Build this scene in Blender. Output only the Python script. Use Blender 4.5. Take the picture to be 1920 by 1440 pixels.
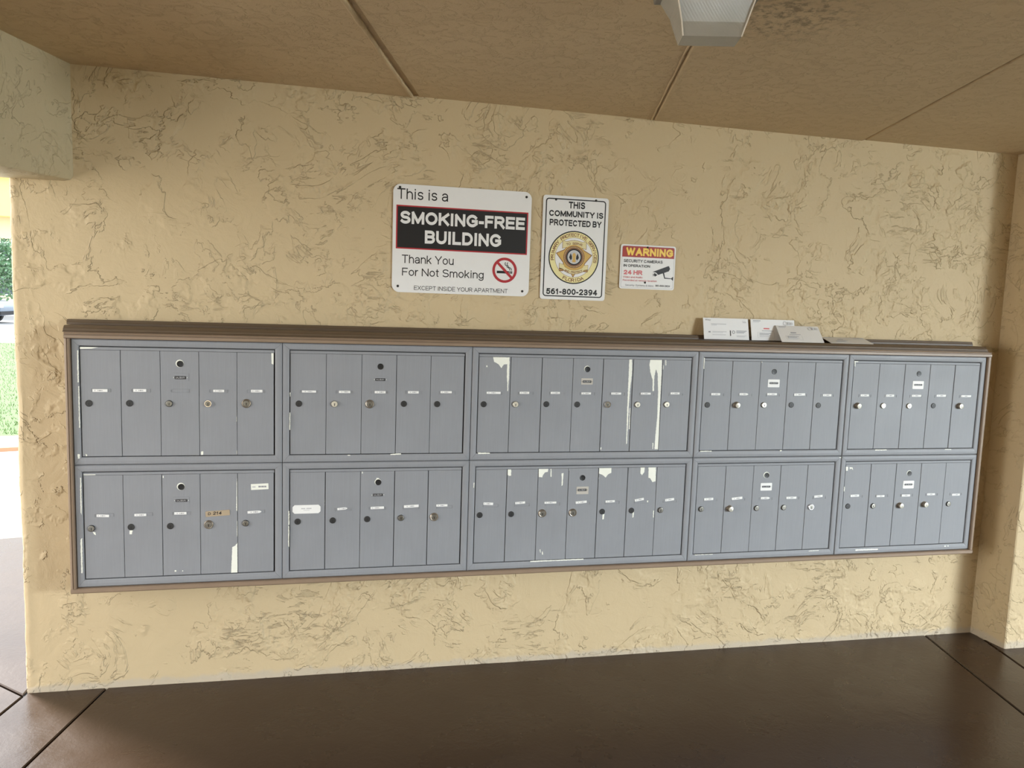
import bpy, bmesh, math, random
from mathutils import Vector, Matrix, noise as mnoise

for o in list(bpy.data.objects):
    bpy.data.objects.remove(o, do_unlink=True)
S = bpy.context.scene
COL = S.collection
R = math.radians

# ------------------------------------------------------------------ camera
cam_d = bpy.data.cameras.new('camera')
cam_d.sensor_width = 36.0
cam_d.lens = 36.0 * 1442.0 / 1920.0
cam_d.clip_start = 0.05
cam_d.clip_end = 300
cam = bpy.data.objects.new('camera', cam_d)
COL.objects.link(cam)
yaw, pitch, roll = -0.2202, -0.1070, -0.0338
Mz = Matrix.Rotation(yaw, 3, 'Z')
Mx = Matrix.Rotation(pitch, 3, 'X')
My = Matrix.Rotation(roll, 3, 'Y')
A = Mz @ Mx @ My                       # columns: right, forward, up
right, fwd, up = A.col[0], A.col[1], A.col[2]
m = Matrix((right, up, -fwd)).transposed().to_4x4()
m.translation = (0.9735, -3.1128, 1.6111)
cam.matrix_world = m
S.camera = cam

# ------------------------------------------------------------------ colour management, sky, sun, daylight
S.view_settings.view_transform = 'Standard'
S.view_settings.look = 'None'
S.view_settings.gamma = 1.0
S.view_settings.use_curve_mapping = False
S.view_settings.exposure = 0.36
S.cycles.max_bounces = 10
S.cycles.diffuse_bounces = 6
S.cycles.transmission_bounces = 8
S.cycles.sample_clamp_indirect = 6.0

W = bpy.data.worlds.new('sky')
S.world = W
W.use_nodes = True
bg = W.node_tree.nodes['Background']
bg.inputs[0].default_value = (0.86, 0.93, 1.0, 1)
bg.inputs[1].default_value = 3.0

sun_d = bpy.data.lights.new('sun', 'SUN')
sun_d.energy = 10.0
sun_d.angle = R(16)
sun_d.color = (1.0, 0.97, 0.93)
sun = bpy.data.objects.new('sun', sun_d)
COL.objects.link(sun)
sun.location = (6, 20, 20)
sun.rotation_euler = Vector((0.566, -0.574, -0.6)).to_track_quat('-Z', 'Y').to_euler()

def daylight(name, loc, target, sx, sy, power, color=(1, 1, 1)):
    """soft area lamp added outside an open side to boost the daylight coming in"""
    d = bpy.data.lights.new(name, 'AREA')
    d.shape = 'RECTANGLE'
    d.size, d.size_y = sx, sy
    d.energy = power
    d.color = color
    o = bpy.data.objects.new(name, d)
    COL.objects.link(o)
    o.location = loc
    o.rotation_euler = (Vector(target) - Vector(loc)).to_track_quat('-Z', 'Z').to_euler()
    return o

daylight('daylight_boost_right', (9.6, -7.2, 3.4), (3.2, 0.1, 0.3), 2.6, 3.2, 2400, (0.86, 0.95, 1.0))
daylight('daylight_boost_left', (-4.3, -1.9, 1.2), (4.2, -0.1, 0.6), 3.0, 1.8, 122, (1.0, 0.97, 0.96))

# ------------------------------------------------------------------ materials
def nodes(name):
    mt = bpy.data.materials.new(name)
    mt.use_nodes = True
    nt = mt.node_tree
    b = nt.nodes['Principled BSDF']
    return mt, nt, b

def N(nt, typ, **kw):
    n = nt.nodes.new(typ)
    for k, v in kw.items():
        if k in ('operation', 'blend_type', 'data_type', 'noise_dimensions', 'interpolation_type', 'clamp', 'distance', 'feature', 'wave_type', 'bands_direction'):
            setattr(n, k, v)
    return n

def noise_node(nt, vec, scale, detail=4, rough=0.55, dist=0.0):
    n = nt.nodes.new('ShaderNodeTexNoise')
    n.inputs['Scale'].default_value = scale
    n.inputs['Detail'].default_value = detail
    n.inputs['Roughness'].default_value = rough
    n.inputs['Distortion'].default_value = dist
    nt.links.new(vec, n.inputs['Vector'])
    return n.outputs['Fac']

def mathn(nt, op, a, b=None, c=None):
    n = nt.nodes.new('ShaderNodeMath')
    n.operation = op
    for i, v in enumerate((a, b, c)):
        if v is None:
            continue
        if isinstance(v, (int, float)):
            n.inputs[i].default_value = v
        else:
            nt.links.new(v, n.inputs[i])
    return n.outputs[0]

def smooth(nt, v, lo, hi, a=0.0, b=1.0):
    n = nt.nodes.new('ShaderNodeMapRange')
    n.interpolation_type = 'SMOOTHSTEP'
    n.inputs['From Min'].default_value = lo
    n.inputs['From Max'].default_value = hi
    n.inputs['To Min'].default_value = a
    n.inputs['To Max'].default_value = b
    nt.links.new(v, n.inputs['Value'])
    return n.outputs[0]

def mixc(nt, f, a, b, blend='MIX'):
    n = nt.nodes.new('ShaderNodeMix')
    n.data_type = 'RGBA'
    n.blend_type = blend
    if isinstance(f, (int, float)):
        n.inputs[0].default_value = f
    else:
        nt.links.new(f, n.inputs[0])
    for sock, v in ((n.inputs[6], a), (n.inputs[7], b)):
        if isinstance(v, tuple):
            sock.default_value = (v[0], v[1], v[2], 1)
        else:
            nt.links.new(v, sock)
    return n.outputs[2]

def bump(nt, h, strength, dist, prev=None):
    n = nt.nodes.new('ShaderNodeBump')
    n.inputs['Strength'].default_value = strength
    n.inputs['Distance'].default_value = dist
    nt.links.new(h, n.inputs['Height'])
    if prev is not None:
        nt.links.new(prev, n.inputs['Normal'])
    return n.outputs[0]

def obj_coord(nt, scale=(1, 1, 1)):
    tc = nt.nodes.new('ShaderNodeTexCoord')
    mp = nt.nodes.new('ShaderNodeMapping')
    mp.inputs['Scale'].default_value = scale
    nt.links.new(tc.outputs['Object'], mp.inputs['Vector'])
    return mp.outputs['Vector']

def plain(name, col, rough=0.5, metal=0.0, var=0.06, scale=30, spec=0.5, bumps=0.0, emit=None):
    mt, nt, b = nodes(name)
    v = obj_coord(nt)
    f = noise_node(nt, v, scale, 3)
    c = mixc(nt, f, tuple(x * (1 - var) for x in col), tuple(min(1, x * (1 + var)) for x in col))
    nt.links.new(c, b.inputs['Base Color'])
    b.inputs['Roughness'].default_value = rough
    b.inputs['Metallic'].default_value = metal
    b.inputs['Specular IOR Level'].default_value = spec
    if bumps:
        nt.links.new(bump(nt, noise_node(nt, v, scale * 6, 3), bumps, 0.002), b.inputs['Normal'])
    return mt

def stucco(name, col, base_band=True, amount=1.0, mark_dark=0.5, seed=0.0, flat=False, sx=1.0):
    """skip-trowel stucco: broken contour ridges, chatter marks, fine sand"""
    mt, nt, b = nodes(name)
    tc = nt.nodes.new('ShaderNodeTexCoord')
    mp = nt.nodes.new('ShaderNodeMapping')
    mp.inputs['Location'].default_value = (seed, seed * 0.7, seed * 1.3)
    mp.inputs['Scale'].default_value = (sx, 1, 1)
    nt.links.new(tc.outputs['Object'], mp.inputs['Vector'])
    v = mp.outputs['Vector']
    big = noise_node(nt, v, 1.6, 3, 0.5)
    n1 = noise_node(nt, v, 3.4, 6, 0.60, 0.9)
    n2 = noise_node(nt, v, 8.0, 5, 0.58, 0.8)
    def slant(ang, sc, dist):
        m2 = nt.nodes.new('ShaderNodeMapping')
        m2.inputs['Rotation'].default_value = (0, R(ang), 0)
        m2.inputs['Scale'].default_value = sc
        nt.links.new(v, m2.inputs['Vector'])
        return noise_node(nt, m2.outputs['Vector'], 1.0, 5, 0.6, dist)
    f1 = slant(28, (15, 20, 44), 0.5)
    f2 = slant(-40, (14, 20, 46), 0.6)
    cl1 = smooth(nt, noise_node(nt, v, 2.7, 4, 0.55), 0.53, 0.66)
    cl2 = smooth(nt, slant(10, (2.9, 2.9, 3.6), 0.2), 0.54, 0.68)
    seg = smooth(nt, noise_node(nt, v, 8.0, 3, 0.55), 0.40, 0.52)
    seg2 = smooth(nt, noise_node(nt, v, 11.0, 3, 0.55), 0.42, 0.54)
    k1 = mathn(nt, 'MULTIPLY', smooth(nt, noise_node(nt, v, 5.2, 3, 0.5), 0.36, 0.48), seg)
    k2 = mathn(nt, 'MULTIPLY', smooth(nt, noise_node(nt, v, 3.1, 3, 0.5), 0.40, 0.52), seg2)
    p1 = smooth(nt, n1, 0.495, 0.512)
    p1b = smooth(nt, n1, 0.58, 0.595)
    p2 = smooth(nt, n2, 0.52, 0.545)
    h = mathn(nt, 'MULTIPLY', p1, k1)
    h = mathn(nt, 'ADD', h, mathn(nt, 'MULTIPLY', mathn(nt, 'MULTIPLY', p1b, k2), 0.9))
    h = mathn(nt, 'ADD', h, mathn(nt, 'MULTIPLY', mathn(nt, 'MULTIPLY', p2, k2), 0.75))
    w1 = mathn(nt, 'MULTIPLY', smooth(nt, f1, 0.57, 0.64), cl1)
    w2 = mathn(nt, 'MULTIPLY', smooth(nt, f2, 0.58, 0.65), cl2)
    h = mathn(nt, 'SUBTRACT', h, mathn(nt, 'MULTIPLY', mathn(nt, 'ADD', w1, w2), 0.6))
    h = mathn(nt, 'ADD', h, mathn(nt, 'MULTIPLY', big, 1.6))
    h = mathn(nt, 'ADD', h, mathn(nt, 'MULTIPLY', noise_node(nt, v, 11.0, 4, 0.55, 1.2), 0.9))
    h = mathn(nt, 'ADD', h, mathn(nt, 'MULTIPLY', noise_node(nt, v, 70, 4, 0.65), 0.22))
    nt.links.new(bump(nt, h, 1.0 * amount, 0.0043), b.inputs['Normal'])
    c = mixc(nt, noise_node(nt, v, 2.2, 4, 0.6), tuple(x * 0.95 for x in col), tuple(min(1, x * 1.04) for x in col))
    # darker tone along the ridge contours and in the slanted chatter marks
    band = smooth(nt, mathn(nt, 'ABSOLUTE', mathn(nt, 'SUBTRACT', n1, 0.502)), 0.0, 0.009, 1.0, 0.0)
    g = mathn(nt, 'MULTIPLY', mathn(nt, 'MULTIPLY', band, k1), 0.22)
    fl = mathn(nt, 'MAXIMUM', mathn(nt, 'MULTIPLY', smooth(nt, f1, 0.60, 0.66), cl1), mathn(nt, 'MULTIPLY', smooth(nt, f2, 0.61, 0.67), cl2))
    g = mathn(nt, 'MAXIMUM', g, mathn(nt, 'MULTIPLY', fl, 0.72))
    g = mathn(nt, 'MULTIPLY', g, smooth(nt, noise_node(nt, v, 6, 3), 0.38, 0.62, 0.15, mark_dark))
    c = mixc(nt, g, c, tuple(x * 0.36 for x in col))
    if base_band:
        sep = nt.nodes.new('ShaderNodeSeparateXYZ')
        nt.links.new(tc.outputs['Object'], sep.inputs[0])
        z = mathn(nt, 'ADD', sep.outputs[2], mathn(nt, 'MULTIPLY', sep.outputs[0], 0.006))
        z = mathn(nt, 'ADD', z, mathn(nt, 'MULTIPLY', mathn(nt, 'SUBTRACT', noise_node(nt, v, 9, 5, 0.7), 0.5), 0.07))
        w = smooth(nt, z, 0.016, 0.040, 0.65, 0.0)
        c = mixc(nt, w, c, (0.47, 0.42, 0.35))
    nt.links.new(c, b.inputs['Base Color'])
    b.inputs['Roughness'].default_value = 0.62
    b.inputs['Specular IOR Level'].default_value = 0.3
    return mt

def painted_steel(name, col):
    mt, nt, b = nodes(name)
    v = obj_coord(nt, (1, 1, 1))
    vs = obj_coord(nt, (260, 260, 9))
    grain = noise_node(nt, vs, 1.0, 3, 0.6)
    cloud = noise_node(nt, v, 7, 4, 0.6)
    c = mixc(nt, cloud, tuple(x * 0.90 for x in col), tuple(x * 1.10 for x in col))
    c = mixc(nt, mathn(nt, 'MULTIPLY', grain, 0.5), c, tuple(x * 0.70 for x in col))
    nt.links.new(c, b.inputs['Base Color'])
    b.inputs['Metallic'].default_value = 0.04
    b.inputs['Specular IOR Level'].default_value = 0.36
    nt.links.new(smooth(nt, cloud, 0.3, 0.7, 0.48, 0.58), b.inputs['Roughness'])
    nt.links.new(bump(nt, grain, 0.12, 0.0006), b.inputs['Normal'])
    return mt

def floor_paint(name, col, rough_lo, rough_hi, bumpy=0.35):
    mt, nt, b = nodes(name)
    v = obj_coord(nt)
    n1 = noise_node(nt, v, 2.3, 5, 0.6)
    n2 = noise_node(nt, v, 60, 4, 0.7)
    c = mixc(nt, n1, tuple(x * 0.82 for x in col), tuple(x * 1.18 for x in col))
    c = mixc(nt, smooth(nt, noise_node(nt, v, 14, 6, 0.7), 0.62, 0.75, 0, 0.35), c, tuple(x * 1.6 for x in col))
    nt.links.new(c, b.inputs['Base Color'])
    nt.links.new(smooth(nt, n1, 0.3, 0.7, rough_lo, rough_hi), b.inputs['Roughness'])
    h = mathn(nt, 'ADD', mathn(nt, 'MULTIPLY', n2, 0.4), mathn(nt, 'MULTIPLY', noise_node(nt, v, 9, 6, 0.65, 0.6), 1.0))
    nt.links.new(bump(nt, h, bumpy, 0.004), b.inputs['Normal'])
    b.inputs['Specular IOR Level'].default_value = 0.35
    return mt

def ceiling_paint(name, col):
    mt, nt, b = nodes(name)
    v = obj_coord(nt)
    n1 = noise_node(nt, v, 1.7, 4, 0.6)
    c = mixc(nt, n1, tuple(x * 0.88 for x in col), tuple(x * 1.1 for x in col))
    # soot and damp around the lamp and scattered scuffs
    sep = nt.nodes.new('ShaderNodeVectorMath'); sep.operation = 'DISTANCE'
    tc = nt.nodes.new('ShaderNodeTexCoord')
    nt.links.new(tc.outputs['Object'], sep.inputs[0])
    sep.inputs[1].default_value = (2.16, -1.12, 2.41)
    d = smooth(nt, sep.outputs['Value'], 0.03, 0.30, 1.0, 0.0)
    sp = smooth(nt, noise_node(nt, v, 38, 6, 0.7), 0.46, 0.62)
    c = mixc(nt, mathn(nt, 'MULTIPLY', mathn(nt, 'MULTIPLY', d, sp), 0.75), c, tuple(x * 0.35 for x in col))
    vs = obj_coord(nt, (9, 34, 9))
    sc = smooth(nt, noise_node(nt, vs, 2.0, 6, 0.7, 0.6), 0.60, 0.70, 0, 0.35)
    c = mixc(nt, sc, c, tuple(x * 0.55 for x in col))
    nt.links.new(c, b.inputs['Base Color'])
    b.inputs['Roughness'].default_value = 0.6
    b.inputs['Specular IOR Level'].default_value = 0.35
    h = mathn(nt, 'ADD', mathn(nt, 'MULTIPLY', smooth(nt, noise_node(nt, v, 22, 6, 0.7, 0.8), 0.50, 0.60), 0.6), mathn(nt, 'MULTIPLY', noise_node(nt, v, 120, 4, 0.7), 0.5))
    h = mathn(nt, 'ADD', h, mathn(nt, 'MULTIPLY', noise_node(nt, v, 3.0, 4, 0.5), 0.8))
    nt.links.new(bump(nt, h, 0.75, 0.0045), b.inputs['Normal'])
    return mt

WALLC = (0.565, 0.447, 0.272)
MT = dict(
    wall=stucco('cream_stucco', WALLC, amount=1.0, mark_dark=0.75),
    wall2=stucco('cream_stucco_return', WALLC, amount=0.8, mark_dark=0.5, seed=3.7),
    beam=stucco('cream_stucco_beam', (0.54, 0.465, 0.30), base_band=False, amount=0.8, mark_dark=0.7, seed=8.1),  # same cream paint, greyed to stand in for cooler light on the beam
    ceil=ceiling_paint('brown_ceiling_paint', (0.60, 0.46, 0.275)),
    floor=floor_paint('brown_floor_paint', (0.046, 0.026, 0.015), 0.22, 0.36),
    path=floor_paint('bare_concrete', (0.56, 0.53, 0.48), 0.6, 0.8),
    joint=plain('dark_joint', (0.03, 0.02, 0.015), 0.9),
    steel=painted_steel('grey_painted_steel', (0.292, 0.302, 0.322)),
    inner=plain('dark_steel_shadow_gap', (0.03, 0.03, 0.033), 0.7),
    chip=plain('pale_primer', (0.86, 0.87, 0.78), 0.5, var=0.03),
    wood=plain('brown_trim_paint', (0.265, 0.190, 0.130), 0.42, var=0.10, scale=14, bumps=0.12),
    crown=plain('dark_brown_crown', (0.105, 0.070, 0.040), 0.5, var=0.10, scale=14, bumps=0.12),  # crown boards a darker brown than the rest of the surround
    lock_dark=plain('dull_lock_face', (0.045, 0.045, 0.045), 0.48, 0.3),
    lock_mid=plain('worn_lock_face', (0.26, 0.25, 0.22), 0.36, 0.7),
    lock_light=plain('bright_lock_face', (0.80, 0.77, 0.66), 0.35, 0.5),
    lock_ring=plain('bronze_ring', (0.30, 0.26, 0.21), 0.38, 0.8),
    chrome=plain('chrome', (0.82, 0.82, 0.82), 0.16, 1.0, var=0.02),
    black=plain('black', (0.012, 0.012, 0.013), 0.45),
    white=plain('sign_white', (0.80, 0.80, 0.79), 0.32, var=0.02),
    white2=plain('label_white', (0.84, 0.84, 0.82), 0.5, var=0.03),
    beige=plain('plate_beige', (0.50, 0.47, 0.42), 0.4),
    grey=plain('print_grey', (0.30, 0.30, 0.32), 0.6),
    pgrey=plain('print_pale_grey', (0.52, 0.52, 0.53), 0.6),
    red=plain('sign_red', (0.42, 0.03, 0.04), 0.4),
    wred=plain('warning_red', (0.36, 0.035, 0.025), 0.4),
    pink=plain('faded_red_print', (0.62, 0.16, 0.17), 0.5),
    yellow=plain('warning_yellow', (0.88, 0.60, 0.10), 0.4),
    cream=plain('badge_cream', (0.80, 0.72, 0.36), 0.4),
    gold=plain('badge_gold', (0.62, 0.40, 0.11), 0.4),
    ribbon=plain('badge_ribbon', (0.74, 0.66, 0.36), 0.4),
    bbrown=plain('badge_brown', (0.24, 0.11, 0.05), 0.4),
    paper=plain('envelope_paper', (0.78, 0.78, 0.78), 0.7, var=0.02),
    paper2=plain('grey_envelope_paper', (0.66, 0.64, 0.61), 0.7, var=0.02),
    tape=plain('tan_tape', (0.42, 0.33, 0.22), 0.5),
    nail=plain('dark_nail', (0.03, 0.028, 0.026), 0.4, 0.6),
    housing=plain('lamp_housing_grey', (0.20, 0.185, 0.16), 0.45, 0.2),
    lamp_edge=plain('lamp_edge_glint', (0.85, 0.80, 0.70), 0.25),  # pale colour stands in for light caught along the clear lens edges
    grass=plain('lawn_green', (0.050, 0.108, 0.012), 0.8, var=0.35, scale=6),
    blade=plain('grass_blade', (0.075, 0.15, 0.018), 0.6, var=0.3, scale=4),
    leaf=plain('leaf_green', (0.09, 0.18, 0.09), 0.5, var=0.35, scale=3),
    bark=plain('bark', (0.14, 0.10, 0.07), 0.9, var=0.3),
    asphalt=plain('asphalt', (0.20, 0.20, 0.20), 0.9),
    carpaint=plain('silver_car_paint', (0.13, 0.17, 0.22), 0.25, 0.3, var=0.02),
    glass=plain('car_glass', (0.03, 0.04, 0.06), 0.08),
    tyre=plain('tyre', (0.02, 0.02, 0.02), 0.8),
    cream_wall=plain('cream_house_wall', (0.70, 0.58, 0.36), 0.8),
    yellow_wall=plain('yellow_house_wall', (0.72, 0.60, 0.22), 0.8),
    orange=plain('orange_fascia', (0.75, 0.30, 0.06), 0.6),
    rust=plain('rust_brown_edging', (0.34, 0.18, 0.10), 0.8, var=0.2),
)

def lens_material():
    mt, nt, b = nodes('prismatic_lens')
    tc = nt.nodes.new('ShaderNodeTexCoord')
    mp = nt.nodes.new('ShaderNodeMapping')
    nt.links.new(tc.outputs['Object'], mp.inputs['Vector'])
    wv = nt.nodes.new('ShaderNodeTexWave')
    wv.wave_type = 'BANDS'
    wv.bands_direction = 'X'
    wv.inputs['Scale'].default_value = 210
    nt.links.new(mp.outputs['Vector'], wv.inputs['Vector'])
    nt.links.new(bump(nt, wv.outputs['Fac'], 0.5, 0.0008), b.inputs['Normal'])
    f = noise_node(nt, mp.outputs['Vector'], 9, 3)
    nt.links.new(mixc(nt, f, (0.62, 0.60, 0.52), (0.80, 0.78, 0.70)), b.inputs['Base Color'])
    b.inputs['Roughness'].default_value = 0.22
    b.inputs['Transmission Weight'].default_value = 0.55
    b.inputs['IOR'].default_value = 1.35
    return mt
MT['lens'] = lens_material()

# ------------------------------------------------------------------ mesh builder
class MB:
    def __init__(self):
        self.v, self.f, self.mi, self.mats = [], [], [], []
    def m(self, mat):
        mat = MT[mat] if isinstance(mat, str) else mat
        if mat not in self.mats:
            self.mats.append(mat)
        return self.mats.index(mat)
    def add(self, verts, faces, mat):
        k, o = self.m(mat), len(self.v)
        self.v += [tuple(p) for p in verts]
        for f in faces:
            self.f.append(tuple(i + o for i in f))
            self.mi.append(k)
        return self
    def box(self, x0, x1, y0, y1, z0, z1, mat, c=0.0):
        """box; with c the edges of its front (y0) face are chamfered"""
        if c <= 0:
            vs = [(x, y, z) for y in (y0, y1) for z in (z0, z1) for x in (x0, x1)]
            fs = [(0, 1, 3, 2), (4, 6, 7, 5), (0, 4, 5, 1), (2, 3, 7, 6), (0, 2, 6, 4), (1, 5, 7, 3)]
            return self.add(vs, fs, mat)
        def ring(a, y):
            return [(x0 + a, y, z0 + a), (x1 - a, y, z0 + a), (x1 - a, y, z1 - a), (x0 + a, y, z1 - a)]
        vs = ring(c, y0) + ring(c * 0.3, y0 + c * 0.3) + ring(0, y0 + c) + ring(0, y1)
        fs = [(0, 1, 2, 3), (15, 14, 13, 12)]
        for r in range(3):
            for i in range(4):
                j = (i + 1) % 4
                fs.append((r * 4 + i, r * 4 + 4 + i, r * 4 + 4 + j, r * 4 + j))
        return self.add(vs, fs, mat)
    def prism(self, pts, y0, y1, mat):
        """polygon of (x, z) points, front at y0, back at y1"""
        a = sum(pts[i][0] * pts[(i + 1) % len(pts)][1] - pts[(i + 1) % len(pts)][0] * pts[i][1] for i in range(len(pts)))
        if a < 0:
            pts = pts[::-1]
        n = len(pts)
        vs = [(x, y0, z) for x, z in pts] + [(x, y1, z) for x, z in pts]
        fs = [tuple(range(n)), tuple(range(2 * n - 1, n - 1, -1))]
        fs += [(i, n + i, n + (i + 1) % n, (i + 1) % n) for i in range(n)]
        return self.add(vs, fs, mat)
    def ring(self, outer, inner, y0, y1, mat):
        """frame between two outlines with the same point count"""
        n = len(outer)
        vs = [(x, y0, z) for x, z in outer] + [(x, y0, z) for x, z in inner] + [(x, y1, z) for x, z in outer] + [(x, y1, z) for x, z in inner]
        fs = []
        for i in range(n):
            j = (i + 1) % n
            fs += [(i, j, n + j, n + i), (2 * n + i, 3 * n + i, 3 * n + j, 2 * n + j), (i, 2 * n + i, 2 * n + j, j), (n + i, n + j, 3 * n + j, 3 * n + i)]
        return self.add(vs, fs, mat)
    def lathe(self, cx, cz, prof, mat, seg=28):
        """profile of (radius, y) turned about the y axis"""
        vs, fs = [], []
        for r, y in prof:
            for i in range(seg):
                a = 2 * math.pi * i / seg
                vs.append((cx + r * math.cos(a), y, cz + r * math.sin(a)))
        for k in range(len(prof) - 1):
            for i in range(seg):
                j = (i + 1) % seg
                fs.append((k * seg + i, k * seg + j, (k + 1) * seg + j, (k + 1) * seg + i))
        return self.add(vs, fs, mat)
    def extrude_x(self, prof, x0, x1, mat, x0f=None, x1f=None):
        """profile of (y, z) points run along x"""
        n = len(prof)
        vs = [(x0, y, z) for y, z in prof] + [(x1, y, z) for y, z in prof]
        fs = [tuple(range(n)), tuple(range(2 * n - 1, n - 1, -1))]
        fs += [(i, n + i, n + (i + 1) % n, (i + 1) % n) for i in range(n)]
        return self.add(vs, fs, mat)
    def build(self, name, parent=None, loc=None, smooth_=False, bevel=0.0, label=None, cat=None, group=None, kind=None, recalc=True):
        me = bpy.data.meshes.new(name)
        me.from_pydata(self.v, [], self.f)
        for mt in self.mats:
            me.materials.append(mt)
        me.polygons.foreach_set('material_index', self.mi)
        if recalc:
            b = bmesh.new()
            b.from_mesh(me)
            bmesh.ops.recalc_face_normals(b, faces=b.faces)
            b.to_mesh(me)
            b.free()
        if smooth_:
            me.polygons.foreach_set('use_smooth', [True] * len(me.polygons))
            me.set_sharp_from_angle(angle=R(38))
        me.update()
        o = bpy.data.objects.new(name, me)
        COL.objects.link(o)
        if parent is not None:
            o.parent = parent
        if loc is not None:
            o.location = loc
        if bevel:
            md = o.modifiers.new('bevel', 'BEVEL')
            md.width = bevel
            md.segments = 2
            md.limit_method = 'ANGLE'
        tag(o, label, cat, group, kind)
        return o

def tag(o, label=None, cat=None, group=None, kind=None):
    if label: o['label'] = label
    if cat: o['category'] = cat
    if group: o['group'] = group
    if kind: o['kind'] = kind

def empty(name, loc, label=None, cat=None, group=None):
    o = bpy.data.objects.new(name, None)
    COL.objects.link(o)
    o.location = loc
    o.empty_display_size = 0.05
    tag(o, label, cat, group)
    return o

def part_label(o, text):
    o['label'] = text
    return o

def rrect(x0, x1, z0, z1, r, n=6):
    pts = []
    for cx, cz, a0 in ((x1 - r, z0 + r, -90), (x1 - r, z1 - r, 0), (x0 + r, z1 - r, 90), (x0 + r, z0 + r, 180)):
        for i in range(n + 1):
            a = R(a0 + 90 * i / n)
            pts.append((cx + r * math.cos(a), cz + r * math.sin(a)))
    return pts

def circ(cx, cz, rx, rz=None, n=48):
    rz = rz or rx
    return [(cx + rx * math.cos(2 * math.pi * i / n), cz + rz * math.sin(2 * math.pi * i / n)) for i in range(n)]

# ------------------------------------------------------------------ lettering: plain grotesque drawn as strokes
def _arc(cx, cy, rx, ry, a0, a1, n=14):
    return [(cx + rx * math.cos(R(a0 + (a1 - a0) * i / n)), cy + ry * math.sin(R(a0 + (a1 - a0) * i / n))) for i in range(n + 1)]

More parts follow.
